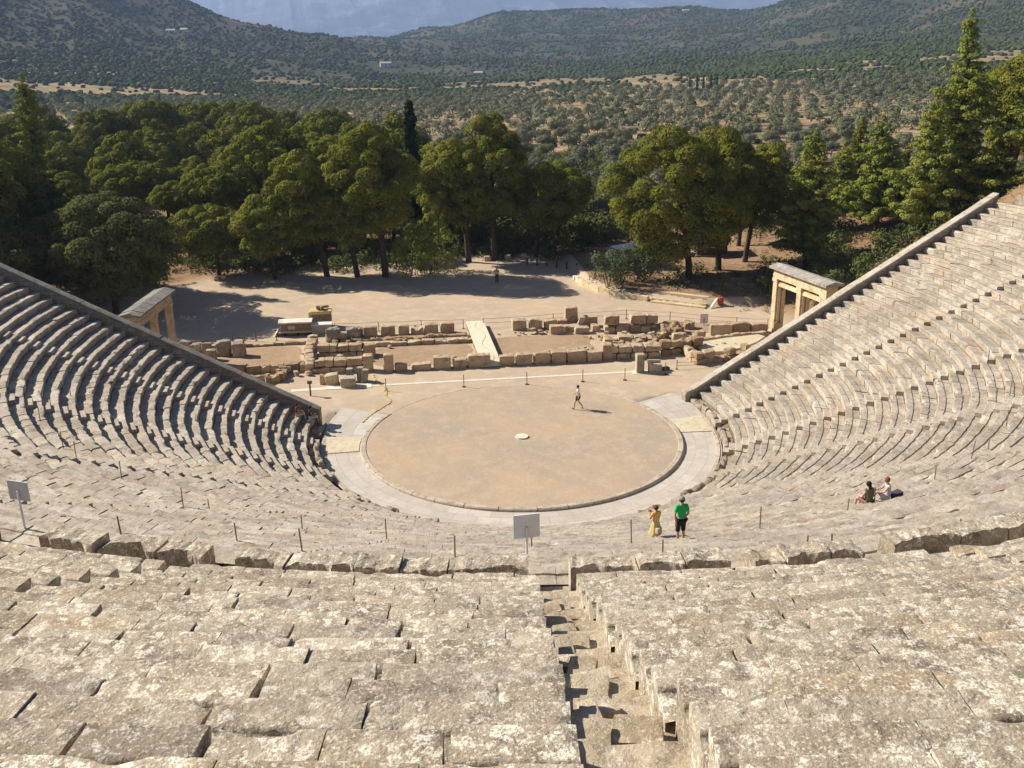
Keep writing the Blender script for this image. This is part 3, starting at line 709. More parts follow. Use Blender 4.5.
# ------------------------------------------------------------------ rough blocks, ruins
def block_mesh(b, cx, cy, L, W, H, z0=0, rz=0, rough=.05, seed=0, res=.16, mi=0, tip=0):
    """hand-cut block: subdivided box with rounded, chipped edges"""
    nx, ny, nz = [max(2, int(round(q / res))) for q in (L, W, H)]
    def face(f, na, nb):
        u = np.linspace(-1, 1, na + 1); v = np.linspace(-1, 1, nb + 1); U, V = np.meshgrid(u, v, indexing='ij'); return f(U, V)
    o = lambda U: np.ones_like(U)
    F = [(face(lambda U, V: np.stack([U, V, o(U)], -1), nx, ny), False), (face(lambda U, V: np.stack([U, V, -o(U)], -1), nx, ny), True),
         (face(lambda U, V: np.stack([U, -o(U), V], -1), nx, nz), False), (face(lambda U, V: np.stack([U, o(U), V], -1), nx, nz), True),
         (face(lambda U, V: np.stack([o(U), U, V], -1), ny, nz), False), (face(lambda U, V: np.stack([-o(U), U, V], -1), ny, nz), True)]
    c, s = math.cos(rz), math.sin(rz)
    for G, fl in F:
        n = (np.abs(G) ** 6).sum(-1, keepdims=True) ** (1 / 6.); G = G / (n ** .5)
        P = G * np.array([L / 2, W / 2, H / 2])
        q = P + seed * 3.7
        P = P + rough * np.stack([fbm(q[..., 0] * 2.2, q[..., 1] * 2.2, q[..., 2] * 2.2 + k * 11, 3) for k in range(3)], -1)
        P[..., 2] -= np.clip(fbm(q[..., 0] * 1.1, q[..., 1] * 1.1, seed, 2) - .1, 0, 1) * rough * 3 * (G[..., 2] > .2)
        P[..., 2] += H / 2 + z0
        x = P[..., 0] + tip * P[..., 2]; y = P[..., 1]
        P = np.stack([cx + x * c - y * s, cy + x * s + y * c, P[..., 2]], -1); b.grid(P, flip=fl)
_bs = [0]
def block(name, cx, cy, L, W, H, label, cat, group=None, m='ruin', z0=0, rz=None, rough=.05, tip=0):
    _bs[0] += 1; b = MB(); block_mesh(b, cx, cy, L, W, H, z0 - .05, rnd.gauss(0, .04) if rz is None else rz, rough, _bs[0], tip=tip)
    return tag(b.build(name, M[m]), label, cat, group)
ordn = ['first', 'second', 'third', 'fourth', 'fifth', 'sixth', 'seventh', 'eighth', 'ninth', 'tenth', 'eleventh', 'twelfth']
for k_ in range(22):                                    # broken, tilted pieces of tread lying in the near aisle
    r__ = R_UP + .3 + k_ * .46 + rnd.uniform(-.1, .1); t__ = -6.33 + rnd.choice([-.34, -.28, -.1, .1, .25, .36]) * rnd.uniform(.7, 1.05)
    x_, y_ = map(float, tp(r__, t__)); b = MB(); z__ = Z_UP - .56 + (r__ - R_UP) * SL
    block_mesh(b, x_, y_, rnd.uniform(.28, .55), rnd.uniform(.24, .42), rnd.uniform(.14, .22), z__ - .07 + rnd.uniform(-.04, .04), rnd.uniform(-.3, .3), .03, 700 + k_, res=.05); b.build('loose_tread', M['aisle'], AISLE)
xr = [(-10.5,-9.3,.95),(-9.0,-7.8,.95),(-7.5,-6.6,.95),(-6.4,-5.4,.75),(-5.3,-4.1,1.0),(-3.9,-2.7,1.0)]
for i, (a, c_, h) in enumerate(xr):
    block('stone_block', (a + c_) / 2, 24.35, c_ - a, .75, h, 'squared block, %s from the left in the back row left of the ramp' % ordn[i], 'stone block', 'blocks in the back row left of the ramp', rough=.05 if i not in (3,) else .14)
xr = [(2.3,3.55,1.0),(3.8,4.95,1.0),(5.15,6.3,.85),(6.4,7.15,.8),(8.45,9.85,1.0)]
for i, (a, c_, h) in enumerate(xr):
    block('stone_block', (a + c_) / 2, 24.35, c_ - a, .8, h, 'squared block, %s from the ramp in the back row right of it' % ordn[i], 'stone block', 'blocks in the back row right of the ramp')
block('stone_block', 7.6, 24.9, 1.15, .9, 1.75, 'tall upright block standing highest in the back row right of the ramp', 'stone block', m='ruin')
block('stone_block', 8.1, 23.9, .5, .6, 1.15, 'tilted wedge of stone leaning beside the tall block', 'stone block', tip=.35, rough=.1)
for i, (x, y, L, h, z) in enumerate([(6.0,22.7,1.3,.75,0),(8.1,22.4,1.25,.6,0),(7.4,23.3,1.3,.55,0),(9.35,22.9,.6,.6,0)]):
    block('stone_block', x, y, L, .8, h, 'low block in front of the back row, %s from the ramp' % ordn[i], 'stone block', 'low blocks before the right back row', z0=z)
def wall_run(name, label, cat, pts, w, h, m='ruin', L=(.6, 1.2), courses=1, group=None, rough=.07, part='wall_block', hj=.12, z0=0):
    t = thing(name, label, cat, group)
    for q in range(len(pts) - 1):
        a = np.array(pts[q]); c_ = np.array(pts[q + 1]); d = c_ - a; D = np.linalg.norm(d); ang = math.atan2(d[1], d[0]); d /= D
        for k in range(courses):
            s = 0
            while s < D - .15:
                l = min(rnd.uniform(*L), D - s)
                if D - s - l < .3: l = D - s
                if k == courses - 1 and courses > 1 and rnd.random() < .18: s += l; continue
                p = a + d * (s + l / 2); _bs[0] += 1; b = MB(); hh = h / courses * (1 + (rnd.uniform(-hj, hj) if k == courses - 1 else 0))
                block_mesh(b, p[0], p[1], l - .02, w * rnd.uniform(.88, 1.08), hh, z0 + k * h / courses - (.08 if k == 0 else .02), ang + rnd.gauss(0, .03), rough, _bs[0]); b.build(part, M[m], t); s += l
    return t
wall_run('ruined_wall', 'two course ruined stone wall nearest the threshold strip at the left', 'ruined wall', [(-13.9,15.3),(-10.3,15.2)], .8, 1.05, courses=2)
wall_run('ruined_wall', 'two course ruined stone wall behind the front left one', 'ruined wall', [(-14.0,18.9),(-10.4,18.7)], .85, 1.15, courses=2, m='ruin')
wall_run('ruined_wall', 'rough cross wall of rubble tying the left ruined walls together', 'ruined wall', [(-14.3,15.0),(-14.7,19.0),(-14.5,22.6)], .7, .95, m='ruin', L=(.5,.9), rough=.1)
block('upright_block', -9.9, 15.0, .75, .85, 1.35, 'upright block closing the right end of the front left wall', 'stone block')
block('upright_block', -9.9, 18.9, 1.0, .8, 1.1, 'squared block closing the right end of the second left wall', 'stone block')
wall_run('ruined_wall', 'long low line of stones behind the left floor, under the back row', 'ruined wall', [(-10.0,21.4),(-1.3,21.3)], .65, .42, L=(.7,1.5))
wall_run('ruined_wall', 'low dark stone edge at the foot of the left back row', 'ruined wall', [(-12.5,23.1),(-1.8,23.2)], .5, .28, L=(.7,1.5), m='ruin_dark')
wall_run('ruined_wall', 'low brown wall beside the left wing, farther piece', 'ruined wall', [(-20.2,15.7),(-17.3,15.8),(-14.6,15.7)], .7, .8, m='ruin_dark', L=(.8,1.6), rough=.1)
wall_run('ruined_wall', 'short brown rubble wall tucked against the left wing wall', 'ruined wall', [(-18.5,13.2),(-16.4,13.4),(-16.3,15.3)], .6, .7, m='ruin_dark', L=(.6,1.2), rough=.12)
wall_run('ruined_wall', 'thin low stone edge behind the sunken area at the left', 'ruined wall', [(-24.5,23.0),(-19,22.9),(-15.2,23.0)], .4, .35, m='ruin_dark', L=(.8,1.6))
block('upright_block', -8.35, 14.65, .75, .65, 1.45, 'single tall upright block at the left of the front row', 'stone block')
block('half_round_stone', -7.4, 14.6, .95, .5, .65, 'half round stone lying beside the tall upright block', 'stone block', rough=.12)
for i, (a, c_, h) in enumerate([(-6.6,-5.1,.6),(-4.95,-3.6,1.05),(-3.45,-2.4,.75),(-2.3,-.95,1.05),(-5.9,-5.2,.5)][:4]):
    block('stone_block', (a + c_) / 2, 14.7, c_ - a, .75, h, 'front row block, %s of the four just left of the ramp' % ordn[i], 'stone block', 'front row blocks left of the ramp')
block('stone_block', -.85, 14.9, .7, .7, 1.0, 'small square block touching the foot of the ramp on its left', 'stone block')
for i, (a, c_, h) in enumerate([(.15,1.35,.85),(1.45,2.75,.95),(2.85,4.15,1.0),(4.2,5.4,1.0),(5.45,6.95,1.0),(7.0,8.2,.85)]):
    block('stone_block', (a + c_) / 2, 14.75, c_ - a, .75, h, 'front row block right of the ramp, %s from it' % ordn[i], 'stone block', 'front row blocks right of the ramp', rough=.08)
rb = MB()
M['dug'] = earth_mat('brown_dug_earth', [(.42,.30,.20), (.36,.25,.16), (.48,.36,.25), (.30,.20,.13)], 2)
M['roof_shade'] = stone('weathered_slab_in_shade', (.20,.185,.165), (.27,.25,.225), (.12,.11,.10), (.5,.47,.42), .5)  # left gate roof: its shade is painted in as darker slab colours
M['stake'] = plain('weathered_iron', (.17,.14,.115), .8, .3, .2, 6)
def rubble(name, label, cx, cy, sx, sy, n, smin, smax, m, group=None):
    t = thing(name, label, 'rubble heap', group)
    for i in range(n):
        x = rnd.gauss(cx, sx); y = rnd.gauss(cy, sy); s = rnd.uniform(smin, smax); _bs[0] += 1; b = MB()
        k = math.exp(-((x - cx) ** 2 / (2 * sx * sx) + (y - cy) ** 2 / (2 * sy * sy)))
        block_mesh(b, x, y, s * rnd.uniform(.9, 1.5), s, s * rnd.uniform(.5, .9), rnd.uniform(-.05, .12 + .3 * k), rnd.uniform(0, 3), s * .22, _bs[0], res=.12); b.build('rubble_stone', M[m], t)
    return t
rubble('rubble_heap', 'heap of loose small stones behind the front row right of the ramp', 6.3, 16.5, 1.5, .5, 42, .22, .5, 'ruin')
rubble('rubble_heap', 'small loose stones lying on the front row blocks left of the ramp', -3.0, 15.5, .7, .3, 12, .18, .4, 'ruin')
rubble('rubble_heap', 'scatter of brown stones where the left cross wall meets the boxes', -12.6, 23.4, 1.2, .5, 16, .3, .6, 'ruin')
for i, (x, y, s, m__) in enumerate([(-13.0,23.6,1.15,'wall_stone'),(-11.4,23.9,1.0,'wall_stone'),(-10.9,24.6,.8,'wall_stone')]):
    block('round_boulder', x, y, s, s * .8, s, ['tall rounded grey boulder beside the pale boxes', 'rounded grey boulder, middle of the three by the boxes', 'smallest rounded grey boulder by the back row'][i], 'boulder', m=m__, rough=.22)
for i, (x, y, sx, sy, n_, w_) in enumerate([(-12.2,17.0,1.3,.35,20,'between the two left ruined walls'),(-12.6,20.6,1.3,.5,22,'behind the second left ruined wall'),(-16.3,14.6,.9,.4,14,'by the left wing wall'),(-5.5,22.3,2.6,.2,24,'along the foot of the left back row'),(13.6,19.6,.9,.5,18,'inside the right room'),(18.5,16.0,1.6,.4,16,'on the pale paved floor'),(10.6,20.4,1.2,.4,20,'below the high rough wall'),(4.4,22.9,1.8,.25,16,'before the right back row')]):
    rubble('rubble_heap', 'strewn small stones ' + w_, x, y, sx, sy, n_, .15, .42, 'ruin' if i % 2 == 0 else 'ruin_dark')
for nm_, pl_ in [('left floor', (-9.7,-1.6,15.6,20.9)), ('shaded pit', (-24.2,-15.3,16.3,22.5)), ('right floor', (.3,8.3,17.2,22.2)), ('right mound', (13.4,22.6,20.7,23.9))]:  # brown dug earth; for the left pit the brown also paints its shade
    x0_, x1_, y0_, y1_ = pl_; n_ = 60; P_ = []
    for k_ in range(n_):
        a_ = k_ * 2 * math.pi / n_; cx_, sy_ = math.cos(a_), math.sin(a_); q_ = (abs(cx_) ** 5 + abs(sy_) ** 5) ** -.2 * (1 + .06 * float(vnoise(cx_ * 4, sy_ * 4, x0_)))
        P_.append(((x0_ + x1_) / 2 + cx_ * q_ * (x1_ - x0_) / 2, (y0_ + y1_) / 2 + sy_ * q_ * (y1_ - y0_) / 2, .010))
    b = MB(); b.poly(P_); struct(b.build('excavated_ground', M['dug'])) 
# right hand complex
wall_run('ruined_wall', 'high rough wall of stacked blocks right of the tall block', 'ruined wall', [(10.0,22.2),(12.2,22.1),(14.6,22.0)], 1.0, 1.6, courses=2, L=(.8,1.4), rough=.1)
wall_run('ruined_wall', 'front wall of coursed blocks behind the fluted pillar', 'ruined wall', [(8.6,15.1),(13.0,15.0)], .9, 1.1, courses=2, L=(.8,1.4))
block('upright_block', 8.7, 15.0, .8, .85, 1.35, 'upright corner block left of the coursed front wall', 'stone block')
wall_run('ruined_wall', 'second wall inside the right room, with a flat sill top', 'ruined wall', [(9.2,18.6),(13.2,18.5)], .9, .8, courses=1, L=(.9,1.6))
rubble('rubble_heap', 'loose slabs piled inside the small room at the right', 11.6, 17.1, .9, .5, 12, .35, .7, 'ruin')
wall_run('ruined_wall', 'dark brown rubble masonry wall closing the right room', 'ruined wall', [(13.1,15.4),(15.6,15.6),(17.1,16.4)], .7, 1.15, m='ruin_dark', L=(.7,1.3), courses=2, rough=.12)
rubble('rubble_heap', 'tumbled ochre boulders at the end of the high wall', 15.2, 21.0, .8, .7, 14, .5, 1.0, 'ruin_dark')
wall_run('ruined_wall', 'curved rubble wall in front of the pale paved room', 'ruined wall', [(15.0,12.6),(16.0,12.9),(17.8,13.2),(19.8,14.2),(21.2,15.3)], .7, .95, m='ruin_dark', L=(.6,1.1), courses=2, rough=.12)
wall_run('ruined_wall', 'short cross wall left of the pale paved room', 'ruined wall', [(15.2,13.0),(15.3,16.8)], .7, .9, m='ruin', L=(.6,1.1), rough=.12)
wall_run('ruined_wall', 'back wall of the pale paved room with low sill', 'ruined wall', [(16.0,17.7),(20.0,18.6),(23.3,19.2)], .5, .5, m='ruin', L=(.9,1.6))
for i, (x, y, L, h) in enumerate([(15.6,18.6,1.2,.8),(17.6,19.3,.8,.7),(19.6,20.0,1.9,1.0),(21.4,20.3,1.6,.95),(23.0,20.1,1.4,.9),(24.6,20.2,.8,.9)]):
    block('stone_block', x, y, L, .7, h, 'rough block, %s from the left in the row behind the pale paved room' % ordn[i], 'stone block', 'blocks behind the pale paved room', m='ruin_dark' if i % 2 else 'ruin', rough=.1)
b = MB(); pl = [(16.4,14.1),(18.2,14.2),(20.0,15.1),(21.4,16.2),(22.6,17.6),(22.2,18.2),(19.4,17.7),(17.0,16.9),(16.2,16.2)]
b.poly([(x, y, .42) for x, y in pl]); n = len(pl)
for i in range(n): j = (i + 1) % n; b.poly([(*pl[i], .42), (*pl[i], -.1), (*pl[j], -.1), (*pl[j], .42)])
tag(b.build('room_floor', M['slab_cream']), 'raised pale floor filling the small curved room at the right', 'floor platform')
# fluted pillar stump, carved altar block, their slab
b = MB(); b.box(9.9, 12.7, 10.95, 11.75, -.1, .03); tag(b.build('base_slab', M['kerb_white']), 'thin pale slab under the fluted pillar and the hollow block', 'stone slab')
t = thing('fluted_pillar', 'short square fluted pillar stump standing on a pale slab', 'pillar')
b = MB(); b.box(10.15, 10.75, 11.15, 11.65, .03, 1.45)
b.build('pillar_shaft', M['ring'], t)
b = MB()
for k in range(5): b.tube([(10.2 + k * .125, 11.13, .08), (10.2 + k * .125, 11.13, 1.42)], .042, 8)
b.build('fluting', M['ring'], t)
t = thing('hollow_block', 'broken hollow stone block with chipped rim beside the fluted pillar', 'stone block')
b = MB(); block_mesh(b, 11.6, 11.35, 1.0, .65, .6, .02, .05, .05, 91); b.build('block_body', M['ring'], t)
b = MB(); block_mesh(b, 11.6, 11.65, 1.1, .16, .28, .56, .05, .05, 92); b.build('rim', M['ring'], t)
b = MB(); block_mesh(b, 11.2, 11.3, .2, .6, .22, .56, .05, .05, 93); b.build('rim', M['ring'], t)
b = MB(); block_mesh(b, 12.5, 11.5, .5, .4, .25, .02, .3, .08, 94); tag(b.build('dark_stone', M['rust']), 'small dark lump of stone lying right of the hollow block', 'stone')
# left carved pieces
b = MB(); b.box(-12.9, -9.6, 11.0, 11.95, -.1, .035); tag(b.build('base_slab', M['kerb_white']), 'pale slab carrying carved stones by the left front wall', 'stone slab')
b = MB(); b.obox((-15.4, 11.2), (-12.9, 11.3), .5, -.1, .02); tag(b.build('base_slab', M['kerb_white']), 'narrow pale slab running left from the carved stones', 'stone slab')
block('carved_block', -11.3, 11.55, 1.1, .8, .75, 'grey carved block with a shaded front on the left pale slab', 'carved stone', m='ring', z0=.04, rough=.03)
block('stone_block', -12.5, 12.3, .95, .75, .9, 'ochre block behind the carved grey block at the left', 'stone block', rough=.1)
block('stone_block', -13.2, 12.5, .4, .5, .8, 'thin upright stone left of the ochre block', 'stone block', rough=.08)
for i, (x, y, h) in enumerate([(-11.2,12.7,1.0),(-10.45,12.75,1.05),(-10.2,12.3,1.0)]):
    t = thing('fluted_pillar', ['short fluted drum behind the grey carved block', 'short fluted drum, middle of the leaning trio', 'leaning fluted drum at the right of the trio'][i], 'pillar')
    b = MB(); lean = (.0, .05, .18)[i]; b.tube([(x, y, .0), (x + lean, y, h)], .24, 12); b.build('drum', M['ring'], t)
    b = MB()
    for k in range(7):
        a_ = math.pi + k * math.pi / 6; b.tube([(x + .24 * math.cos(a_), y + .24 * math.sin(a_), .04), (x + lean + .24 * math.cos(a_), y + .24 * math.sin(a_), h - .02)], .035, 6)
    b.build('fluting', M['wall_stone'], t)
t = thing('small_post', 'short dark post with a flat head near the left wing wall', 'post'); b = MB(); b.tube([(-13.9,9.9,0),(-13.9,9.9,1.0)], .06, 8); b.build('shaft', M['rust'], t)
b = MB(); b.box(-14.06, -13.74, 9.78, 10.02, .95, 1.12); b.build('head_plate', M['rust'], t)
# scattered ancient blocks in the left parodos, by the gate
for i, (x, y, s) in enumerate([(-24.9,22.5,.9),(-24.0,22.0,1.0),(-23.0,21.3,.8),(-21.6,20.9,1.1),(-20.3,20.4,1.0),(-22.4,19.6,.8)]):
    block('shaded_block', x, y, s, s * .8, s * rnd.uniform(.8, 1.3), 'broken block in the shade beside the left gate, %s from it' % ordn[i], 'stone block', 'shaded blocks by the left gate', m='stone_rough', rough=.12)

# ramp
t = thing('wooden_ramp', 'pale plywood ramp crossing the ruins to the stage floor', 'ramp')
for k in range(3):
    y0, y1 = 14.3 + k * 3.93, 14.3 + (k + 1) * 3.93 - .02
    x0 = lambda y: -.55 - (y - 14.3) * .022
    zz_ = lambda y: .12 + .38 * sstep(14.3, 16, y) - .05 * sstep(22, 26, y)
    yy_ = np.linspace(y0, y1, 6); b = MB(); G = []
    for y in yy_:
        z = float(zz_(y)); G.append([(x0(y) - .78, y, z - .05), (x0(y) - .78, y, z), (x0(y) + .78, y, z), (x0(y) + .78, y, z - .05)])
    G = np.array(G); b.grid(G, flip=True); b.poly(G[0]); b.poly(G[-1][::-1]); b.add(G[:, [0, 3]].reshape(-1, 3), [(2 * i, 2 * i + 1, 2 * i + 3, 2 * i + 2) for i in range(5)])
    b.build('deck_panel', M['ramp'], t)
for s in (-.7, .7):
    b = MB()
    for y in np.arange(14.8, 26, 1.6): b.box(x0(y) + s - .04, x0(y) + s + .04, y, y + .08, -.05, float(zz_(y)) - .06)
    b.obox((x0(14.4) + s, 14.4), (x0(26) + s, 26), .06, .07, .11); b.build('joist', M['brown_board'], t)
# faint winding cracks of the ramp, added as a thin raised tube
b = MB(); pts_ = []
for k in range(24):
    y = 14.6 + k * .48; pts_.append((x0(y) + .28 * math.sin(k * .55) + .15, y, float(zz_(y)) + .012))
b.tube(pts_, .008, 5); tag(b.build('cracks', M['metal_grey']), 'thin dark cracks wandering along the pale ramp', 'cracks')

# gates ------------------------------------------------------------
def gate(side, A, B, label):
    """two-bay doorway from A (far end) to B (near end), facing the stage side"""
    g = thing('stone_gate', label, 'gateway', 'gateways at the two side entrances')
    A = np.array(A, float); B = np.array(B, float); d = (B - A); Lg = np.linalg.norm(d); d /= Lg; n = np.array([-d[1], d[0]])
    if n[0] * side < 0: n = -n            # outward, away from the stage
    dep = 1.05; PM = M['portal'] if side > 0 else M['ruin']; RM = M['roof_slab'] if side > 0 else M['roof_shade']  # left gate takes browner, darker stone: its shade is put into the colour
    def bx(b, s0, s1, o0, o1, z0, z1):
        c = [A + d * s0 + n * o0, A + d * s1 + n * o0, A + d * s1 + n * o1, A + d * s0 + n * o1]
        if (np.cross(c[1] - c[0], c[2] - c[0])) < 0: c = c[::-1]
        v = [(p[0], p[1], z0) for p in c] + [(p[0], p[1], z1) for p in c]
        b.add(v, [(0,3,2,1),(4,5,6,7),(0,1,5,4),(1,2,6,5),(2,3,7,6),(3,0,4,7)])
    pos = [0.0, Lg * .47, Lg - .75]; wd = [.55, .55, .75]
    for p, w in zip(pos, wd):
        pl = None
        b = MB(); bx(b, p, p + w, 0, .45, -.1, 4.35); pl = b.build('pillar', PM, g)
        b = MB(); bx(b, p - .06, p + w + .06, -.06, .50, 4.352, 4.62); b.build('capital', PM, pl)
        b = MB(); bx(b, p - .05, p + w + .05, -.05, .48, -.1, .16); b.build('plinth', PM, pl)
        b = MB(); bx(b, p + .10, p + w - .12, .68, 1.02, -.1, 4.623)
        if side > 0: b.build('rear_pillar', PM, g)
    # inner door frames
    for (a, c_) in ((.55, pos[1]), (pos[1] + .55, pos[2])):
        f = None; b = MB(); bx(b, a + .002, a + .13, .14, .36, -.1, 4.0); bx(b, c_ - .13, c_ - .002, .14, .36, -.1, 4.0); bx(b, a + .002, c_ - .002, .12, .38, 4.002, 4.34); (b.build('door_frame', PM, g) if side > 0 else None)
    b = MB(); bx(b, -.03, Lg + .03, -.03, 1.06, 4.624, 5.02); b.build('architrave', PM, g)
    b = MB(); bx(b, -.0, Lg, -.0, 1.03, 5.022, 5.42); b.build('frieze', PM, g)
    b = MB()
    k = 0; s = -.30
    cn = g
    while s < Lg + .28:
        e = min(s + rnd.uniform(1.0, 1.4), Lg + .3)
        if Lg + .3 - e < .4: e = Lg + .3
        b = MB(); dz = rnd.gauss(0, .01); bx(b, s, e - .012, -.32, 1.36, 5.424, 5.60 + dz)
        c = [A + d * s + n * -.26, A + d * (e - .012) + n * -.26, A + d * (e - .012) + n * .52, A + d * s + n * .52, A + d * s + n * 1.3, A + d * (e - .012) + n * 1.3]
        z = 5.602 + dz; v = [(c[0][0], c[0][1], z), (c[1][0], c[1][1], z), (c[2][0], c[2][1], z + .20), (c[3][0], c[3][1], z + .20), (c[4][0], c[4][1], z), (c[5][0], c[5][1], z)]
        b.add(v, [(0, 1, 2, 3), (3, 2, 5, 4)]); b.add([v[0], v[3], v[4]], [(0, 1, 2)]); b.add([v[1], v[5], v[2]], [(0, 1, 2)])
        b.build('roof_slab', RM, g); s = e
    # solid end wall next to the wing
    b = MB(); bx(b, Lg - .68, Lg - .02, .46, 1.00, -.1, 4.6); b.build('end_wall', PM, g)
    return g
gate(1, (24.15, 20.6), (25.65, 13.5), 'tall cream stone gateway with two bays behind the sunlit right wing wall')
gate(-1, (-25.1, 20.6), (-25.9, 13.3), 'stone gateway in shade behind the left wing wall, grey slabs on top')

# boxes by the fence -------------------------------------------------
t = thing('canvas_container', 'long low brown box under a cream canvas lid beside the ruins', 'equipment box')
b = MB(); b.box(-17.5, -14.95, 25.5, 26.6, .28, 1.15); b.build('box_body', M['brown_board'], t)
b = MB(); b.box(-17.55, -14.9, 25.46, 25.5, .28, .42); b.build('lower_rail', M['beige_panel'], t)
b = MB(); b.box(-16.9, -16.3, 25.47, 25.497, .6, .9); b.build('side_panel', M['beige_panel'], t)
b = MB(); G = np.array([[(x, 25.38, 1.12), (x, 25.42, 1.22), (x, 26.0, 1.34), (x, 26.7, 1.22), (x, 26.74, 1.1)] for x in np.linspace(-17.7, -14.85, 8)]); G[..., 2] += .03 * vnoise(G[..., 0] * 3, G[..., 1] * 3); b.grid(G, flip=True)
G2 = np.array([[(-17.62 - .5 * k * k, 25.3 + .05 * k + 1.35 * w, 1.2 - 1.15 * k) for w in (0, .5, 1)] for k in np.linspace(0, 1, 6)]); b.grid(G2); b.build('canvas_cover', M['tarp'], t)
b = MB()
for x in (-17.3, -16.2, -15.2): b.box(x, x + .15, 25.6, 26.5, -.05, .28)
b.build('skid', M['dark'], t)
t = thing('stone_crate', 'tall brown crate with an ochre rim filled with broken stones', 'crate')
b = MB(); b.box(-15.0, -13.35, 27.3, 28.5, 0, 1.35); b.build('crate_body', M['brown_board'], t)
b = MB(); b.box(-15.08, -13.27, 27.22, 28.58, 1.352, 1.62); b.build('crate_rim', M['yellow_board'], t)
b = MB(); b.box(-15.25, -15.02, 27.3, 28.4, -.05, 1.55); b.build('side_board', M['yellow_board'], t)
t2 = thing('crate_stones', 'small heap of broken stones on top of the brown crate', 'stones')
for i in range(11):
    b = MB(); _bs[0] += 1; block_mesh(b, rnd.uniform(-14.6, -13.7), rnd.uniform(27.6, 28.2), .32, .26, .26, 1.6 + rnd.uniform(0, .16), rnd.uniform(0, 3), .06, _bs[0], res=.1); b.build('stone_piece', M['ruin_dark'], t2)
t = thing('low_cabinet', 'low beige two door cabinet with a white top next to the brown box', 'cabinet')
b = MB(); b.box(-14.95, -13.25, 25.7, 26.5, 0, .78); b.build('cabinet_body', M['beige_panel'], t)
for x0_ in (-14.93, -14.08):
    b = MB(); b.box(x0_, x0_ + .8, 25.675, 25.7, .05, .74); b.build('door', M['beige_panel'], t)
b = MB(); b.box(-15.0, -13.2, 25.62, 26.56, .782, .86); b.build('cabinet_top', M['white_paint'], t)

# fences, stakes ------------------------------------------------------
def fence(name, label, pts, h=.85, m='rust', r=.03, rails=(.45, .82)):
    t = thing(name, label, 'fence')
    for p in pts:
        b = MB(); b.tube([(p[0], p[1], -.05), (p[0], p[1], h)], r, 7); b.box(p[0] - .1, p[0] + .1, p[1] - .1, p[1] + .1, -.05, .03); b.build('post', M[m], t)
    for z in rails:
        b = MB()
        for q in range(len(pts) - 1):
            a = np.array((*pts[q], z)); c_ = np.array((*pts[q + 1], z)); P = [a * (1 - k) + c_ * k - np.array([0, 0, .05 * 4 * k * (1 - k)]) for k in np.linspace(0, 1, 7)]; b.tube(P, .014, 5)
        b.build('rope', M[m], t)
    return t
fence('rope_fence', 'low rope fence behind the ruins, left of the ramp', [(-13.0,25.9),(-9.2,25.8),(-5.5,25.7),(-1.85,25.4)], .82)
fence('rope_fence', 'low rope fence curving behind the ruins, right of the ramp', [(-.1,25.3),(6.2,25.9),(12.9,26.1),(16.55,24.8),(21.7,22.0),(24.2,21.2)], .88)
fence('rope_fence', 'short dark fence panel in the shade near the left gate', [(-21.5,24.8),(-20.5,24.65),(-19.5,24.5)], .87, rails=(.25,.55,.85))
fence('rope_fence', 'low dark fence line in front of the left sunken ground', [(-26.5,22.9),(-23.5,23.3),(-20.5,23.9),(-17.8,24.4)], .6, rails=(.3,.55))
fence('rope_fence', 'thin low rail before the curved rubble wall at the right', [(13.4,11.6),(16.0,11.8),(19.0,12.7),(20.9,13.6)], .75, rails=(.3,.55))
for i, (x, y) in enumerate([(-8.56,10.12),(-2.93,10.1),(1.67,9.91),(5.81,9.89),(8.93,9.72),(12.2,10.5)]):
    t = thing('rope_stake', 'thin iron stake in the earth before the ruins, %s from the left' % ordn[i], 'stake', 'stakes along the front of the ruins', (x, y, 0))
    b = MB(); b.tube([(0,0,0),(0,0,.95)], .028, 7); b.build('rod', M['rust'], t)
    b = MB(); b.tube([(0,0,.0),(0,0,.045)], .14, 12); b.build('foot_disc', M['rust'], t)
stakes = [(-15.6,-22.64),(-14.79,-22.08),(-11.09,-24.69),(-8.08,-26.26),(4.36,-28.61),(7.89,-27.64),(9.23,-26.98),(12.75,-24.81),(15.46,-22.82),(16.38,-22.44),(18.86,-19.83),(-24.57,-9.24),(-24.26,-11.66),(-22.16,-15.2),(-21.26,-16.43),(-18.78,-18.9),(-24.6,-6.2),(24.5,-9.5),(22.0,-15.3)]
wh = ['down the left slope', 'close beside another one on the left slope', 'near the aisle left of centre', 'in the benches left of the tall grey sign', 'right of the standing couple', 'left of the seated women', 'just behind the seated women',
      'right of the seated women', 'in the right benches, lower of a pair', 'in the right benches, upper of a pair', 'at the right edge of the view', 'far up the shaded left benches', 'far up the left benches, nearer', 'left benches, lower of two', 'among the left benches, next below', 'left slope above the first pair', 'highest up at the left', 'beyond the right edge', 'outside right']
def seat_z(x, y):
    t_, r_ = polar(x, y); t_ = float(t_); r_ = float(r_)
    if r_ >= R_UP: return Z_UP + .36 * int((r_ - R_UP) / .745)
    i = int((r_ - R_LOW) / .745); return Z_LOW + .36 * i - (.05 if (r_ - R_LOW) / .745 - i > .5 else 0)
for (x, y), w in zip(stakes, wh):
    z = seat_z(x, y) if True else 0
    t = thing('rope_stake', 'thin iron stake on the lower benches ' + w, 'stake', 'stakes on the lower benches', (x, y, z - .02))
    b = MB(); b.tube([(0,0,0),(rnd.gauss(0,.015),rnd.gauss(0,.015),.8)], .02, 7); b.build('rod', M['stake'], t)
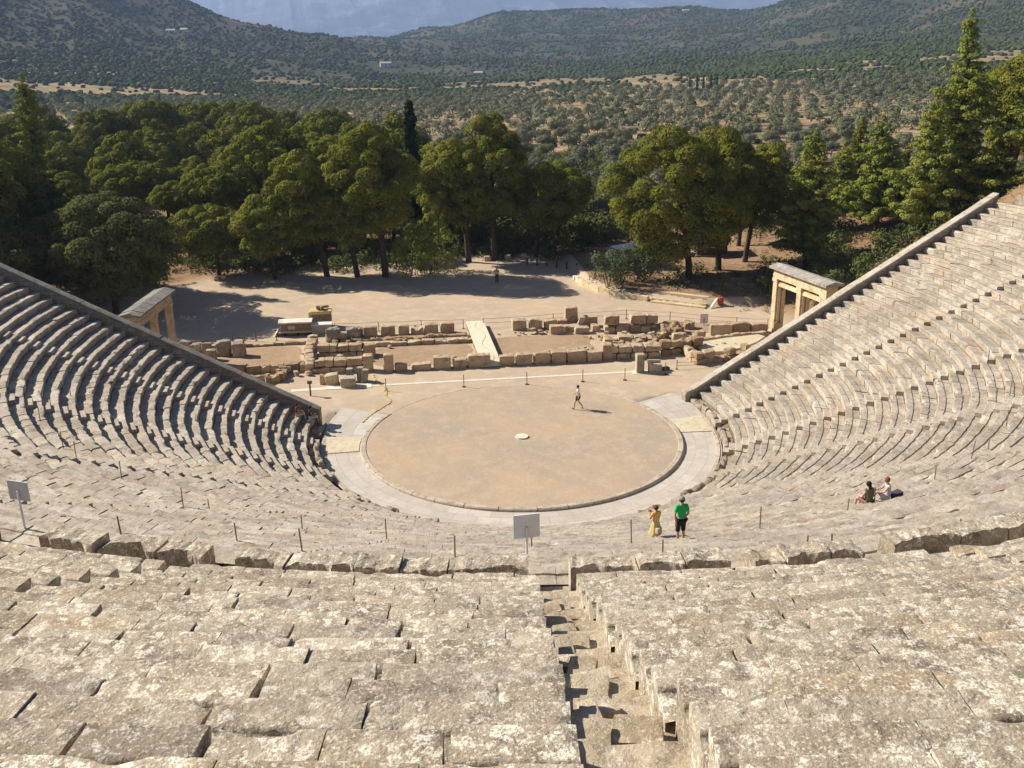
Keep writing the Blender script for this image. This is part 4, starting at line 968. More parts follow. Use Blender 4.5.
for (x, y, h, w) in [(-14.26,-34.22,.64,'below the large chipped bench back at the left'),(-12.14,-31.13,.5,'beyond the open passage at the left'),(-10.08,-33.34,.6,'below the bench backs left of centre'),(-6.09,-33.57,.55,'below two bench backs near the centre'),(-3.45,-29.39,.5,'just behind the tall grey sign'),(-.29,-29.66,.75,'left of the standing couple'),(-.79,-34.87,.35,'at the feet of the couple'),(2.02,-37.16,.4,'first of the pair right of the couple'),(2.6,-37.24,.45,'second of the pair right of the couple'),(5.81,-37.16,.6,'beside the open passage at the right')]:
    z = seat_z(x, y); t = thing('rope_stake', 'iron stake high on the lower benches, ' + w, 'stake', 'stakes near the top of the lower benches', (x, y, z))
    b = MB(); b.tube([(0,0,-.05),(rnd.gauss(0,.02),rnd.gauss(0,.02),h + .08)], .02, 7); b.build('rod', M['stake'], t)
def sign(x, y, z, W, H, ph, label, rz, tilt=.0, m='sign_grey', post='white_paint', pr=.03):
    t = thing('sign_board', label, 'sign', None, (x, y, z), rz)
    b = MB(); b.tube([(0,0,0),(0,0,ph + H * .5)], pr, 8); b.build('post', M[post], t)
    b = MB(); pts = [(-W/2, ph), (W/2, ph + tilt), (W/2, ph + H + tilt), (-W/2, ph + H)]
    b.add([(px_, .03, pz) for px_, pz in pts] + [(px_, .055, pz) for px_, pz in pts], [(0,1,2,3),(7,6,5,4),(0,4,5,1),(1,5,6,2),(2,6,7,3),(3,7,4,0)]); b.build('panel', M[m], t)
sign(-4.1, -33.14, 10.36, .72, .70, .52, 'tall grey square sign seen from behind beside the middle passage', .0, .03)
sign(-16.91, -33.15, 12.16, .58, .52, .80, 'grey square sign on a pale post at the left edge', -.35, -.02)
sign(19.13, 23.05, 0, .72, .85, .15, 'small white notice panel by the rope fence at the right', .0, 0, 'white_paint', 'metal_grey')

# raised bed with its kerb, steps and things
t = thing('bed_kerb', 'curved low stone kerb wall holding the planted bed at the right of the yard', 'low wall')
kp = [(11.25,41.3),(11.3,40.2),(11.5,38.9),(11.9,37.7),(12.6,36.1),(13.4,34.9),(14.4,33.8),(15.5,32.7),(16.4,31.9)]
for q in range(len(kp) - 1):
    b = MB(); a = np.array(kp[q]); c_ = np.array(kp[q + 1]); dd = (c_ - a) / np.linalg.norm(c_ - a); nn = np.array([-dd[1], dd[0]]) * -.22
    z1 = .62 - .02 * q + rnd.gauss(0, .01)
    V = [(a - nn), (c_ - nn), (c_ + nn), (a + nn)]; V = [v + (.01 * dd if i in (0, 3) else -.01 * dd) for i, v in enumerate(V)]
    b.add([(p[0], p[1], -.1) for p in V] + [(p[0], p[1], z1) for p in V], [(0,1,2,3),(7,6,5,4),(0,4,5,1),(1,5,6,2),(2,6,7,3),(3,7,4,0)]); b.build('kerb_stone', M['portal'], t)
t = thing('bed_steps', 'four long low stone steps leading up into the planted bed', 'steps')
for k in range(4):
    a = np.array((16.6 + .35 * k, 31.6 + .62 * k)); c_ = np.array((21.0 + .3 * k, 28.5 + .60 * k)); b = MB(); b.obox(a, c_, .6, -.1, .15 * (k + 1)); b.build('step', M['portal'], t)
b = MB(); b.box(11.0, 12.2, 42.0, 42.6, -.05, .3); tag(b.build('white_kerb_block', M['white_paint']), 'white painted block at the far end of the curved kerb', 'block')
t = thing('plastic_barrel', 'faded orange plastic barrel beside the low steps', 'barrel', None, (22.6, 29.1, .1))
b = MB(); b.tube([(0,0,0),(0,0,.06),(0,0,.35),(0,0,.66),(0,0,.7)], [.24,.28,.30,.28,.23], 16); b.build('drum', M['orange'], t)
b = MB(); b.tube([(0,0,.702),(0,0,.74)], .24, 16); b.build('lid', M['orange'], t)
b = MB(); G = np.array([[(21.4 + .9 * u_, 28.2 + .8 * u_ + .35 * v_, .12 + .65 * u_ ** 1.3 + .05 * math.sin(7 * v_ + 3 * u_)) for v_ in (0, .35, .7, 1)] for u_ in np.linspace(0, 1, 7)]); b.grid(G); G3 = G - [0, 0, .05]; b.grid(G3, flip=True)
tag(b.build('white_sheet', M['white_paint']), 'crumpled white sheet sloping down beside the orange barrel', 'sheet')
# bollards along the far edge of the yard
for i in range(9):
    x = 7.2 + i * .98; y = 50.2 - i * .78
    t = thing('bollard', 'short dark bollard at the shaded far edge of the yard, %s from the left' % ordn[i], 'bollard', 'bollards along the yard edge', (x, y, 0))
    b = MB(); b.tube([(0,0,-.05),(0,0,.68)], .10, 10); b.build('shaft', M['rust'], t); b = MB(); b.tube([(0,0,.682),(0,0,.74),(0,0,.78)], [.13,.12,.05], 10); b.build('cap', M['rust'], t)
for i, (x, y) in enumerate([(-3.2,52.4),(-.3,52.6),(2.9,52.9),(5.3,53.1),(7.2,53.4)]):
    block('yard_stone', x, y, .7, .5, .6, 'pale stone under the trees at the yard edge, %s from the left' % ordn[i], 'stone block', 'pale stones under the yard trees', m='ring', rough=.08)

# kiosk and van under the pines
gz = lambda x, y: float(ground_h(np.array([x]), np.array([y]))[0])
kz = gz(27.6, 50)
t = thing('kiosk', 'small dark timber kiosk with a window under the pines', 'kiosk', None, (28.0, 49.3, kz), -.1)
b = MB(); b.box(-1.9,1.9,-1.5,1.5,-.2,.2); b.build('base', M['wall_stone'], t)
b = MB(); b.box(-1.7,1.7,-1.3,-1.2,.2,1.1); b.box(-1.7,-1.0,-1.3,-1.2,1.1,2.0); b.box(.6,1.7,-1.3,-1.2,1.1,2.0); b.box(-1.7,1.7,-1.3,-1.2,2.0,2.5)
b.box(-1.7,-1.6,-1.198,1.3,.2,2.5); b.box(1.6,1.7,-1.198,1.3,.2,2.5); b.box(-1.598,1.598,1.2,1.3,.2,2.5); wl = b.build('wall', M['hut'], t)
b = MB(); b.box(-1.0,.6,-1.27,-1.24,1.1,2.0); b.build('window', M['glass'], t)
b = MB(); b.box(-1.1,.7,-1.36,-1.302,1.0,1.08); b.box(-1.1,.7,-1.36,-1.302,2.02,2.1); b.build('window_frame', M['white_paint'], t)
b = MB(); b.add([(-2.1,-1.7,2.5),(2.1,-1.7,2.5),(2.1,1.7,2.5),(-2.1,1.7,2.5),(0,0,3.3)], [(0,3,2,1)]); b.add([(-2.1,-1.7,2.5),(2.1,-1.7,2.5),(0,0,3.3)], [(0,1,2)]); b.add([(2.1,-1.7,2.5),(2.1,1.7,2.5),(0,0,3.3)], [(0,1,2)]); b.add([(2.1,1.7,2.5),(-2.1,1.7,2.5),(0,0,3.3)], [(0,1,2)]); b.add([(-2.1,1.7,2.5),(-2.1,-1.7,2.5),(0,0,3.3)], [(0,1,2)])
b.build('roof', M['hut'], t)
def car(name, label, x, y, rz, L=4.3, Wd=1.75, H=1.45, van=False, m='white_paint'):
    t = thing(name, label, 'van' if van else 'car', None, (x, y, gz(x, y)), rz)
    pr = [(-.5,.25),(-.5,.62),(-.47,.74),(-.28,.80),(-.16,1.0),(.28,1.0),(.44,.72),(.5,.66),(.5,.25)] if not van else [(-.5,.2),(-.5,.52),(-.46,.60),(-.33,.97),(-.28,1.0),(.48,1.0),(.5,.95),(.5,.2)]
    P = np.array([[(q[0] * L, s * Wd / 2 * (1 if q[1] < .8 or van else .86), q[1] * H) for q in pr] for s in (-1, -.9, .9, 1)]); P[0, :, 2] = .25 * H + (P[0, :, 2] - .25 * H) * .96; P[3, :, 2] = P[0, :, 2]
    b = MB(); b.grid(P); b.poly(P[0][::-1]); b.poly(P[-1]); b.build('body', M[m], t)
    for s in (-1, 1):
        b = MB(); zz0, zz1 = (.76, .95) if not van else (.6, .9); xa, xb = (-.2, .33) if not van else (-.38, .1)
        b.box(xa * L, xb * L, s * Wd / 2 * .93 - .02, s * Wd / 2 * .93 + .02 if not van else s * Wd / 2 + .01 * s, zz0 * H, zz1 * H); b.build('side_window', M['glass'], t)
    b = MB(); b.add([(-.46 * L if van else -.275 * L, -Wd * .4, (.63 if van else .82) * H), (-.46 * L if van else -.275 * L, Wd * .4, (.63 if van else .82) * H), (-.345 * L if van else -.17 * L, Wd * .38, .94 * H), (-.345 * L if van else -.17 * L, -Wd * .38, .94 * H)], [(0,3,2,1)])
    for v in b.v: v[:, 0] -= .03
    b.build('windscreen', M['glass'], t)
    for sx in (-.31, .31):
        for s in (-1, 1):
            b = MB(); b.tube([(sx * L, s * (Wd / 2 - .2), .32), (sx * L, s * (Wd / 2 + .01), .32)], .32, 16); w = b.build('wheel', M['rubber'], t)
            b = MB(); b.tube([(sx * L, s * (Wd / 2 + .0), .32), (sx * L, s * (Wd / 2 + .03), .32)], .18, 12); b.build('rim', M['metal_grey'], w)
car('parked_van', 'white van parked behind the grey green bush at the yard', 17.6, 46.5, .5, 4.6, 1.8, 1.95, True)
car('parked_car', 'white car parked in shade left of the dark kiosk', 23.2, 49.6, .15)
car('parked_car', 'second pale car parked farther behind the kiosk', 31.5, 60.5, .1, m='sign_grey')

# ------------------------------------------------------------------ trees
def leaves(b, C_, Rd, n, size, up=.25, shell=.72, mi=0, asp=.5, seed=0, rg=None):
    """n leaf clumps around the surface of one ellipsoidal puff"""
    rg = rg or rng
    d = rg.normal(size=(n, 3)); d[:, 2] += up; d[:, 2] = np.where((d[:, 2] < -.2) & (rg.random(n) < .6), -d[:, 2], d[:, 2]); d /= np.linalg.norm(d, axis=1)[:, None]
    rad = (shell + (1 - shell) * 1.25 * rg.random(n) ** .7)[:, None]
    P = np.asarray(C_) + d * np.asarray(Rd) * rad
    nn = d + np.array([0, 0, .12]) + rg.normal(size=(n, 3)) * .27; nn /= np.linalg.norm(nn, axis=1)[:, None]
    a = np.cross(nn, rg.normal(size=(n, 3))); a /= np.linalg.norm(a, axis=1)[:, None] + 1e-9; c = np.cross(nn, a)
    s = size * (.6 + .8 * rg.random(n))[:, None]
    V = np.stack([P - a * s * .5 - c * s * asp * .5, P + a * s * .5 - c * s * asp * .35, P + a * s * .55 + c * s * asp * .5, P - a * s * .45 + c * s * asp * .4], 1).reshape(-1, 3)
    b.add(V, np.arange(4 * n).reshape(-1, 4), mi)
def trunk(b, h, r, lean=(0, 0), wob=.15, seg=8, z0=-.4, n=7):
    z = np.linspace(z0, h, n); u = (z - z0) / (h - z0)
    P = np.stack([lean[0] * u ** 1.3 + wob * np.sin(u * 4 + rnd.random() * 6) * u, lean[1] * u ** 1.3 + wob * np.cos(u * 5 + rnd.random() * 6) * u, z], -1)
    b.tube(P, r * (1.25 - .75 * u), seg); return P
def limb(b, p0, p1, r0, r1, sag=.1):
    p0 = np.asarray(p0); p1 = np.asarray(p1); u = np.linspace(0, 1, 5)[:, None]
    P = p0 * (1 - u) + p1 * u + np.array([0, 0, 1]) * sag * np.linalg.norm(p1 - p0) * u * (1 - u) * 4 * .5 + rng.normal(0, .04, (5, 3)) * u * (1 - u) * 4
    b.tube(P, np.linspace(r0, r1, 5), 5)
def make_tree(kind, H, Rr, dx=0, dy=0, dens=1.0, leaf=.30, seed=0):
    """returns (wood MB, crown MB) centred on the base"""
    rg = np.random.default_rng(seed); rnd.seed(seed + 5)
    w = MB(); c = MB()
    if kind in ('billow', 'umbrella', 'big', 'broad'):
        lo = {'billow': .16, 'umbrella': .48, 'big': .0, 'broad': .06}[kind]
        cz = H * (1 + lo) / 2; rz = H * (1 - lo) / 2
        tp_ = trunk(w, H * .8, .10 + .013 * H, (dx * .9, dy), .25)
        pr = {'billow': .27, 'umbrella': .24, 'big': .20, 'broad': .24}[kind] * Rr
        pr = max(.6, min(1.35, pr)); n = int(3.2 * (Rr * (rz + Rr) / 2) / (pr * pr) * 1.05) + 5
        k = 0; pts = []
        tries = 0
        while len(pts) < n and tries < 4000:
            tries += 1
            d = rg.normal(size=3); d /= np.linalg.norm(d)
            if d[2] < -.75: continue
            lump = 1.02 + .20 * math.sin(3 * d[0] + seed) + .14 * math.sin(4 * d[1] + 2 * seed) + .1 * math.sin(5 * d[2])
            q = rg.uniform(.55, .95) if rg.random() < .35 else rg.uniform(.82, 1.0)
            sh = (1 - .35 * max(0, -d[2])) * (1 - (.22 if kind == 'umbrella' else .12) * max(0, d[2]))
            p = np.array([d[0] * (Rr - pr * .6) * q * lump * sh, d[1] * (Rr - pr * .6) * q * lump * sh, cz + d[2] * (rz - pr * .55) * (q * .5 + .5)])
            if any(np.linalg.norm((p - o)) < pr * 1.12 for o in pts): continue
            pts.append(p)
        for p in pts:
            r = pr * rg.uniform(.72, 1.25); f = .84
            p = p + np.array([dx, dy, 0]) * min(1, .3 + p[2] / H)
            leaves(c, p, (r, r, r * f), int(150 * r * r * dens * (.3 / leaf) ** 1.75), leaf, up=.35, shell=.88, asp=.5, rg=rg)
            leaves(c, p - [0, 0, r * .25], (r * .6, r * .6, r * .4), int(22 * r * r * dens), leaf * 1.3, up=0, rg=rg)
        for i in rg.choice(len(pts), min(len(pts), 16), replace=False):
            p = pts[i] + np.array([dx, dy, 0]) * min(1, .3 + pts[i][2] / H); j = int(np.clip(np.searchsorted(tp_[:, 2], p[2] * .62), 1, len(tp_) - 1)); limb(w, tp_[j], p, .10, .03)
    elif kind in ('conical', 'spire'):
        tp_ = trunk(w, H * .96, .10 + .014 * H, (dx * .5, dy), .12, n=9)
        z = H * (.14 if kind == 'conical' else .10)
        while z < H * .97:
            u = z / H; rad = Rr * ((1 - u) ** (.75 if kind == 'conical' else .85)) * rg.uniform(.78, 1.1) + .18
            if kind == 'spire': rad *= (.85 + .35 * math.sin(u * 13 + seed)) ; rad = max(rad, .35)
            m = max(4, int(4 + rad * 2.6)); a0 = rg.random() * 6
            j = int(np.clip(np.searchsorted(tp_[:, 2], z), 1, len(tp_) - 1)); t0 = tp_[j - 1] + (tp_[j] - tp_[j - 1]) * (z - tp_[j - 1][2]) / (tp_[j][2] - tp_[j - 1][2])
            for q in range(m):
                a = a0 + q * 6.283 / m + rg.normal(0, .3); L = rad * rg.uniform(.45, 1.15); dr = np.array([math.cos(a), math.sin(a), 0]); tip = t0 + dr * L + [0, 0, L * rg.uniform(.0, .38)]
                if L > 1: limb(w, t0, tip, .045, .012, -.1)
                ns = max(1, int(L / .55))
                for s in range(ns):
                    f = (s + .8) / ns; p = t0 * (1 - f) + tip * f + rg.normal(0, .12, 3); r = .34 + .24 * rg.random() + .1 * (1 - u)
                    leaves(c, p, (r * 1.15, r * 1.15, r * .62), int(95 * r * r * dens * 2.3), leaf, up=.3, rg=rg)
            z += .42 + .25 * rg.random() + .02 * H * (1 - u)
        leaves(c, (tp_[-1][0], tp_[-1][1], H), (.3, .3, .7), int(60 * dens), leaf, rg=rg)
    elif kind == 'cypress':
        trunk(w, H * .5, .16, n=4, wob=0)
        for z in np.arange(.06, 1, .045):
            r = Rr * min(1, (z * 5) ** .5) * (1 - z) ** .45 + .1; leaves(c, (rg.normal(0, .06), rg.normal(0, .06), z * H), (r, r, H * .05), int(120 * dens), leaf, up=.1, rg=rg)
    elif kind in ('bush', 'lightbush', 'oleander'):
        n = int(5 + Rr * H * 1.6); base = [0, 0, 0]
        for i in range(4): limb(w, (rg.normal(0, .15), rg.normal(0, .15), -.2), (rg.normal(0, Rr * .4), rg.normal(0, Rr * .4), H * .6), .05, .015)
        for i in range(n):
            a = rg.random() * 6.28; q = rg.random() ** .5 * .8; z = rg.random()
            r = rg.uniform(.5, .95) * min(1.1, max(.45, H * .28)); p = (math.cos(a) * Rr * q * (1 - .35 * z), math.sin(a) * Rr * q * (1 - .35 * z), max(r * .45, z * (H - r * .7) * (1 - .35 * q)))
            leaves(c, p, (r, r, r * .9), int(95 * r * r * dens), leaf, up=.3, shell=.5, rg=rg)
    elif kind == 'olive':
        tp_ = trunk(w, H * .45, .22, (rg.normal(0, .2), rg.normal(0, .2)), .1, n=4)
        for i in range(9):
            a = i * 2.4 + rg.random(); q = .55 if i else 0; r = Rr * rg.uniform(.42, .58); p = np.array([math.cos(a) * Rr * q, math.sin(a) * Rr * q, H * rg.uniform(.48, .8)]); limb(w, tp_[-1], p, .09, .03)
            leaves(c, p, (r, r, r * .8), int(70 * r * r * dens), leaf, up=.25, shell=.55, rg=rg)
    return w, c
MATS = {'billow': 'pine', 'umbrella': 'pine', 'big': 'pine', 'broad': 'broad', 'conical': 'pine_light', 'spire': 'pine_light', 'cypress': 'cypress', 'bush': 'bush', 'lightbush': 'pine_light', 'oleander': 'oleander', 'olive': 'olive'}
NAMES = {'billow': 'pine_tree', 'umbrella': 'pine_tree', 'big': 'pine_tree', 'broad': 'broadleaf_tree', 'conical': 'pine_tree', 'spire': 'pine_tree', 'cypress': 'cypress_tree', 'bush': 'bush', 'lightbush': 'young_tree', 'oleander': 'bush', 'olive': 'olive_tree'}
def plant(kind, x, y, H, Rr, dx=0, dens=1.0, leaf=.26, seed=0, label='', group=None, z=None, m=None):
    t = thing(NAMES[kind], label, 'bush' if 'bush' in NAMES[kind] else 'tree', group, (x, y, gz(x, y) if z is None else z))
    w, c = make_tree(kind, H, Rr, dx, 0, dens, leaf, seed)
    w.build('trunk' if 'bush' not in NAMES[kind] else 'stems', M['bark'], t, smooth=True); c.build('crown' if 'bush' not in NAMES[kind] else 'foliage', M[m or MATS[kind]], t); return t
KEY = [
 (-8.6,46.7,16.3,4.6,-1.2,'billow','tall billowing pine with straight trunk at the middle of the yard edge'),
 (-11.6,47.2,12.5,2.7,-1.9,'billow','slim pine with a leaning trunk left of the tall billowing one'),
 (-14.9,48.2,13.3,4.0,-2.6,'billow','pine with a thick dark trunk above the left half of the yard'),
 (-20.4,47.8,8.8,3.5,-.8,'billow','low pine with a strongly leaning trunk behind the left yard'),
 (-26.7,50.8,7.8,4.1,-.4,'billow','low rounded pine at the left end of the yard edge'),
 (.8,52.6,14.1,3.7,-1.3,'billow','pine left of the pair standing behind the strolling visitor'),
 (3.8,53.1,16.6,3.9,-.6,'billow','tallest double topped pine behind the strolling visitor'),
 (8.7,53.9,10.8,4.9,1.3,'billow','broad dark pine with bright lower pads near the bollards'),
 (-33.8,35.8,11.2,7.0,0,'broad','wide dull green leafy tree behind the left gateway'),
 (-44.2,46.6,16.0,5.7,-2.2,'billow','big dark pine above the top of the left wing wall'),
 (-43.6,50.5,20.6,4.6,-.2,'spire','dark narrow topped pine towering at the left edge'),
 (-40.4,73.6,10.5,4.5,1.4,'umbrella','umbrella pine with a bare trunk inside the left wood'),
 (22.4,38.4,15.4,6.6,-2.6,'big','huge many lobed pine overhanging the planted bed'),
 (26.5,41.5,15.0,4.6,-1.0,'billow','dark pine merged behind the huge lobed one'),
 (30.4,44.4,12.8,3.3,1.3,'billow','round topped pine with a bare leaning trunk right of the kiosk'),
 (32.3,51.9,10.5,2.4,.8,'billow','small pine peeping out behind the round topped one'),
 (34.9,38.8,13.6,4.3,-.1,'conical','light green cone shaped pine behind the right gateway'),
 (46.5,47.0,12.0,4.8,-1.4,'conical','soft light green pine with leaning trunk on the red slope'),
 (43.7,32.5,12.2,3.2,-.8,'conical','slender pine whose trunk touches the right wing wall'),
 (47.3,33.3,18.8,5.8,-1.9,'spire','tallest spire topped pine high on the right slope'),
 (58.9,42.8,14.2,6.6,1.2,'billow','wide pine at the right edge beyond the wall top'),
 (53.0,28.8,14.2,5.5,1.1,'conical','dark pine rising behind the upper end of the right wall'),
 (47.1,57.7,7.8,3.0,-.3,'conical','small light pine farther back on the right slope'),
 (38.3,51.4,8.0,2.0,-.6,'billow','thin pine behind the cone shaped one'),
 (31.5,26.8,3.4,3.0,0,'bush','dark bush seen through the openings of the right gateway'),
 (29.3,21.6,2.4,2.0,0,'bush','low bush just outside the right gateway'),
 (35.5,24.5,3.6,3.0,0,'bush','tall bush between the right gateway and the wing wall'),
 (34.3,31.3,5.1,3.2,.1,'bush','large dark green bush left of the wing wall on the right'),
 (27.5,30.5,3.4,2.7,0,'bush','round bush in shade behind the right gateway'),
 (23.8,32.3,1.8,2.1,-.1,'bush','low bush above the four garden steps'),
 (13.5,36.0,4.4,3.0,.1,'oleander','tall grey green bush at the front of the curved bed'),
 (16.6,37.6,4.6,3.0,.2,'oleander','second grey green bush in the curved bed by the van'),
 (40.3,34.8,2.3,3.0,.3,'bush','spreading bush on the red slope below the slender pine'),
 (44.5,35.9,2.5,2.5,-.3,'bush','small bush high on the red slope'),
 (51.2,38.9,4.2,3.9,-.9,'bush','dark thicket under the pines at the top right'),
 (-3.3,48.6,7.8,3.2,-.4,'lightbush','pale young tree left of the trunks behind the visitor'),
 (-5.9,47.2,6.6,2.2,.3,'lightbush','smaller pale young tree beside the tall billowing pine'),
 (-24.1,52.4,6.6,2.1,-.3,'lightbush','light young tree behind the leaning trunk at the left'),
 (11.0,52.3,3.6,2.7,.6,'bush','dark bush beyond the bollards'),
 (14.8,53.8,3.6,1.7,0,'bush','small bush beyond the right end of the bollards')]
for i, (x, y, H, Rr, dx, kd, lb) in enumerate(KEY):
    plant(kd, x, y, H, Rr, dx, 1.2 if kd != 'big' else 1.25, .20, 100 + i, lb)
# shared kinds for the wood
VAR = []
for i, (kd, H, Rr) in enumerate([('billow', 13, 4.4), ('billow', 12, 3.6), ('umbrella', 13, 4.6), ('billow', 14, 4.0), ('umbrella', 12, 4.0), ('conical', 13, 3.0)]):
    w, c = make_tree(kd, H, Rr, rnd.uniform(-1, 1), rnd.uniform(-1, 1), 1.0, .25, 300 + i)
    t = thing('pine_tree', '', 'tree'); w.build('trunk', M['bark'], t, smooth=True); c.build('crown', M['pine'], t); VAR.append([t, False, kd])
w, c = make_tree('broad', 9, 5.2, .3, 0, 1.0, .27, 377); t = thing('broadleaf_tree', '', 'tree'); w.build('trunk', M['bark'], t, smooth=True); c.build('crown', M['broad'], t); BV = [t, False, 'b']
def place(var, x, y, s, rz, label, group, cat='tree'):
    t = var[0] if not var[1] else copy_tree(var[0]); var[1] = True
    t.location = (x, y, gz(x, y)); t.scale = (s, s, s * rnd.uniform(.92, 1.1)); t.rotation_euler = (0, 0, rz); tag(t, label, cat, group); return t
def azd(px, d):
    a = math.atan((px - 512) / 971) + HEAD; return CAM[0] + d * math.sin(a), CAM[1] + d * math.cos(a)
rnd.seed(42)
pts_ = [(k[0], k[1]) for k in KEY if k[2] > 6]; cnt = 0; tries = 0
while cnt < 170 and tries < 9000:
    tries += 1
    px = rnd.uniform(-190, 455); d = 108 + 160 * rnd.random() ** .8
    x, y = azd(px, d)
    lim = 250 - 1.0 * max(0, px - 300) * .75
    if d > lim or (y < 54 and x > -30): continue
    if px > 415 and d > 150: continue
    if px < 40 and False: continue
    # small clearings where the ground shows
    if vnoise(x / 22., y / 22., 3) > .52: continue
    sp = 6.7 + .010 * (d - 100)
    if any((x - a) ** 2 + (y - c_) ** 2 < sp * sp for a, c_ in pts_): continue
    pts_.append((x, y)); v = VAR[rnd.choice([0, 0, 1, 2, 3, 4, 1])]
    place(v, x, y, rnd.uniform(.66, 1.12) * (1 + .12 * (d > 170)), rnd.uniform(0, 6.28), 'billowing green pine crowded in the dense wood left of the yard axis', 'pines of the dense wood'); cnt += 1
for px, d in [(-60,95),(-20,101),(20,92),(60,108),(-100,85),(-140,70)]:
    x, y = azd(px, d)
    if y > 35 and x < -25: place(VAR[rnd.randrange(4)], x, y, rnd.uniform(.8, 1.1), rnd.uniform(0, 6), 'dark pine in shade close behind the left wing wall', 'shaded pines behind the left wall')
for px, d in [(770,128),(815,118),(850,135),(900,120),(950,128),(990,110),(1030,125),(1060,95),(1090,120),(930,140),(1120,100),(455,118),(515,122),(548,119),(575,126)]:
    x, y = azd(px, d)
    v = VAR[5] if px > 700 else VAR[rnd.randrange(4)]; s = rnd.uniform(.62, .85) if px < 1000 and px > 700 else rnd.uniform(.75, .95)
    if px < 600: s = rnd.uniform(.5, .65)
    place(v, x, y, s, rnd.uniform(0, 6), 'young pine in the loose stand behind the first right slope trees' if px > 700 else 'low pine behind the yard pines at the middle', 'loose stand of right slope pines' if px > 700 else 'low pines behind the yard pines')
for i, (px, d, s) in enumerate([(-10,96,.8),(35,104,.7),(175,120,.5),(205,116,.4),(250,116,.55),(300,114,.5),(345,117,.5),(420,118,.45),(-60,88,.8),(60,116,.8)]):
    x, y = azd(px, d); place(BV, x, y, s, i * 1.3, 'low dull green leafy tree filling the gaps under the pines', 'low leafy trees below the pines')
# cypresses
cy_ = make_tree('cypress', 10, .8, leaf=.3, seed=9); t = thing('cypress_tree', '', 'tree'); cy_[0].build('trunk', M['bark'], t); cy_[1].build('crown', M['cypress'], t); CV = [t, False, 'c']
for i, (px, d, s) in enumerate([(264,232,.95),(270,238,.6),(325,215,.85),(352,205,.9),(361,212,1.0),(383,200,.75),(403,190,1.05),(416,124,1.6),(423,128,1.1),(686,560,.9),(693,565,1.0),(699,570,1.0),(706,566,1.05),(712,572,.9)]):
    x, y = azd(px, d); lb = ['lone dark cypress behind the left wood', 'short cypress right beside the lone one', 'dark cypress in the middle of the wood skyline', 'left cypress of a close pair on the skyline', 'right cypress of a close pair on the skyline', 'small cypress on the wood skyline', 'cypress near the right end of the wood skyline', 'tallest dark cypress ending the wood at the right', 'shorter cypress leaning to the tallest one'][i] if i < 9 else 'small cypress in the short row far out in the olive plain'
    place(CV, x, y, s, rnd.random() * 6, lb, None if i < 9 else 'cypress row in the plain')

# olives: the 300 nearest as trees, the rest as one grove
OV = []
for i in range(5):
    w, c = make_tree('olive', 4.6, 2.7, dens=1.5, leaf=.34, seed=500 + i); t = thing('olive_tree', '', 'tree'); w.build('trunk', M['bark_grey'], t, smooth=True); c.build('crown', M['olive'], t); OV.append([t, False, 'o'])
cand = []
ca, sa = math.cos(.35), math.sin(.35)
for i in range(-90, 120):
    for j in range(5, 110):
        gx, gy = i * 8.6 + rnd.gauss(0, 1.0), j * 9.6 + rnd.gauss(0, 1.2)
        x, y = gx * ca - gy * sa, gx * sa + gy * ca
        dx_, dy_ = x - CAM[0], y - CAM[1]; d = math.hypot(dx_, dy_); a = math.atan2(dx_, dy_) - HEAD; px = 512 + 971 * math.tan(a) if abs(a) < 1.2 else -9999
        if px < -120 or px > 1150 or d < 118 or d > 620 or y < 62 or (px < 640 and d < 128): continue
        if px < 430 and d < 262: continue
        if px > 740 and d < 150: continue
        if fbm(x / 40., y / 40., 13, 2) > .33 or rnd.random() < .10: continue
        cand.append((d, x, y, px))
cand.sort(); near_o = cand[:285]; far_o = cand[285:]
for d, x, y, px in near_o:
    place(OV[rnd.randrange(5)], x, y, rnd.uniform(.72, 1.12) * (1.0 if d > 150 else .9), rnd.random() * 6.28, 'grey green olive tree in the nearer rows of the plain', 'olive trees of the plain')
b = MB()
for d, x, y, px in far_o:
    z = gz(x, y) if False else 0
FO = np.array([(x, y) for d, x, y, px in far_o]); FZ = ground_h(FO[:, 0], FO[:, 1])
for (x, y), z in zip(FO, FZ):
    s = rnd.uniform(.75, 1.15)
    leaves(b, (x, y, z + 2.7 * s), (2.5 * s, 2.5 * s, 1.9 * s), 95, .85 * s, up=.35, shell=.55)
print('olives far', len(FO))
tag(b.build('olive_grove', M['olive']), 'far olive grove covering the plain in grey green dots', 'grove', kind='stuff')

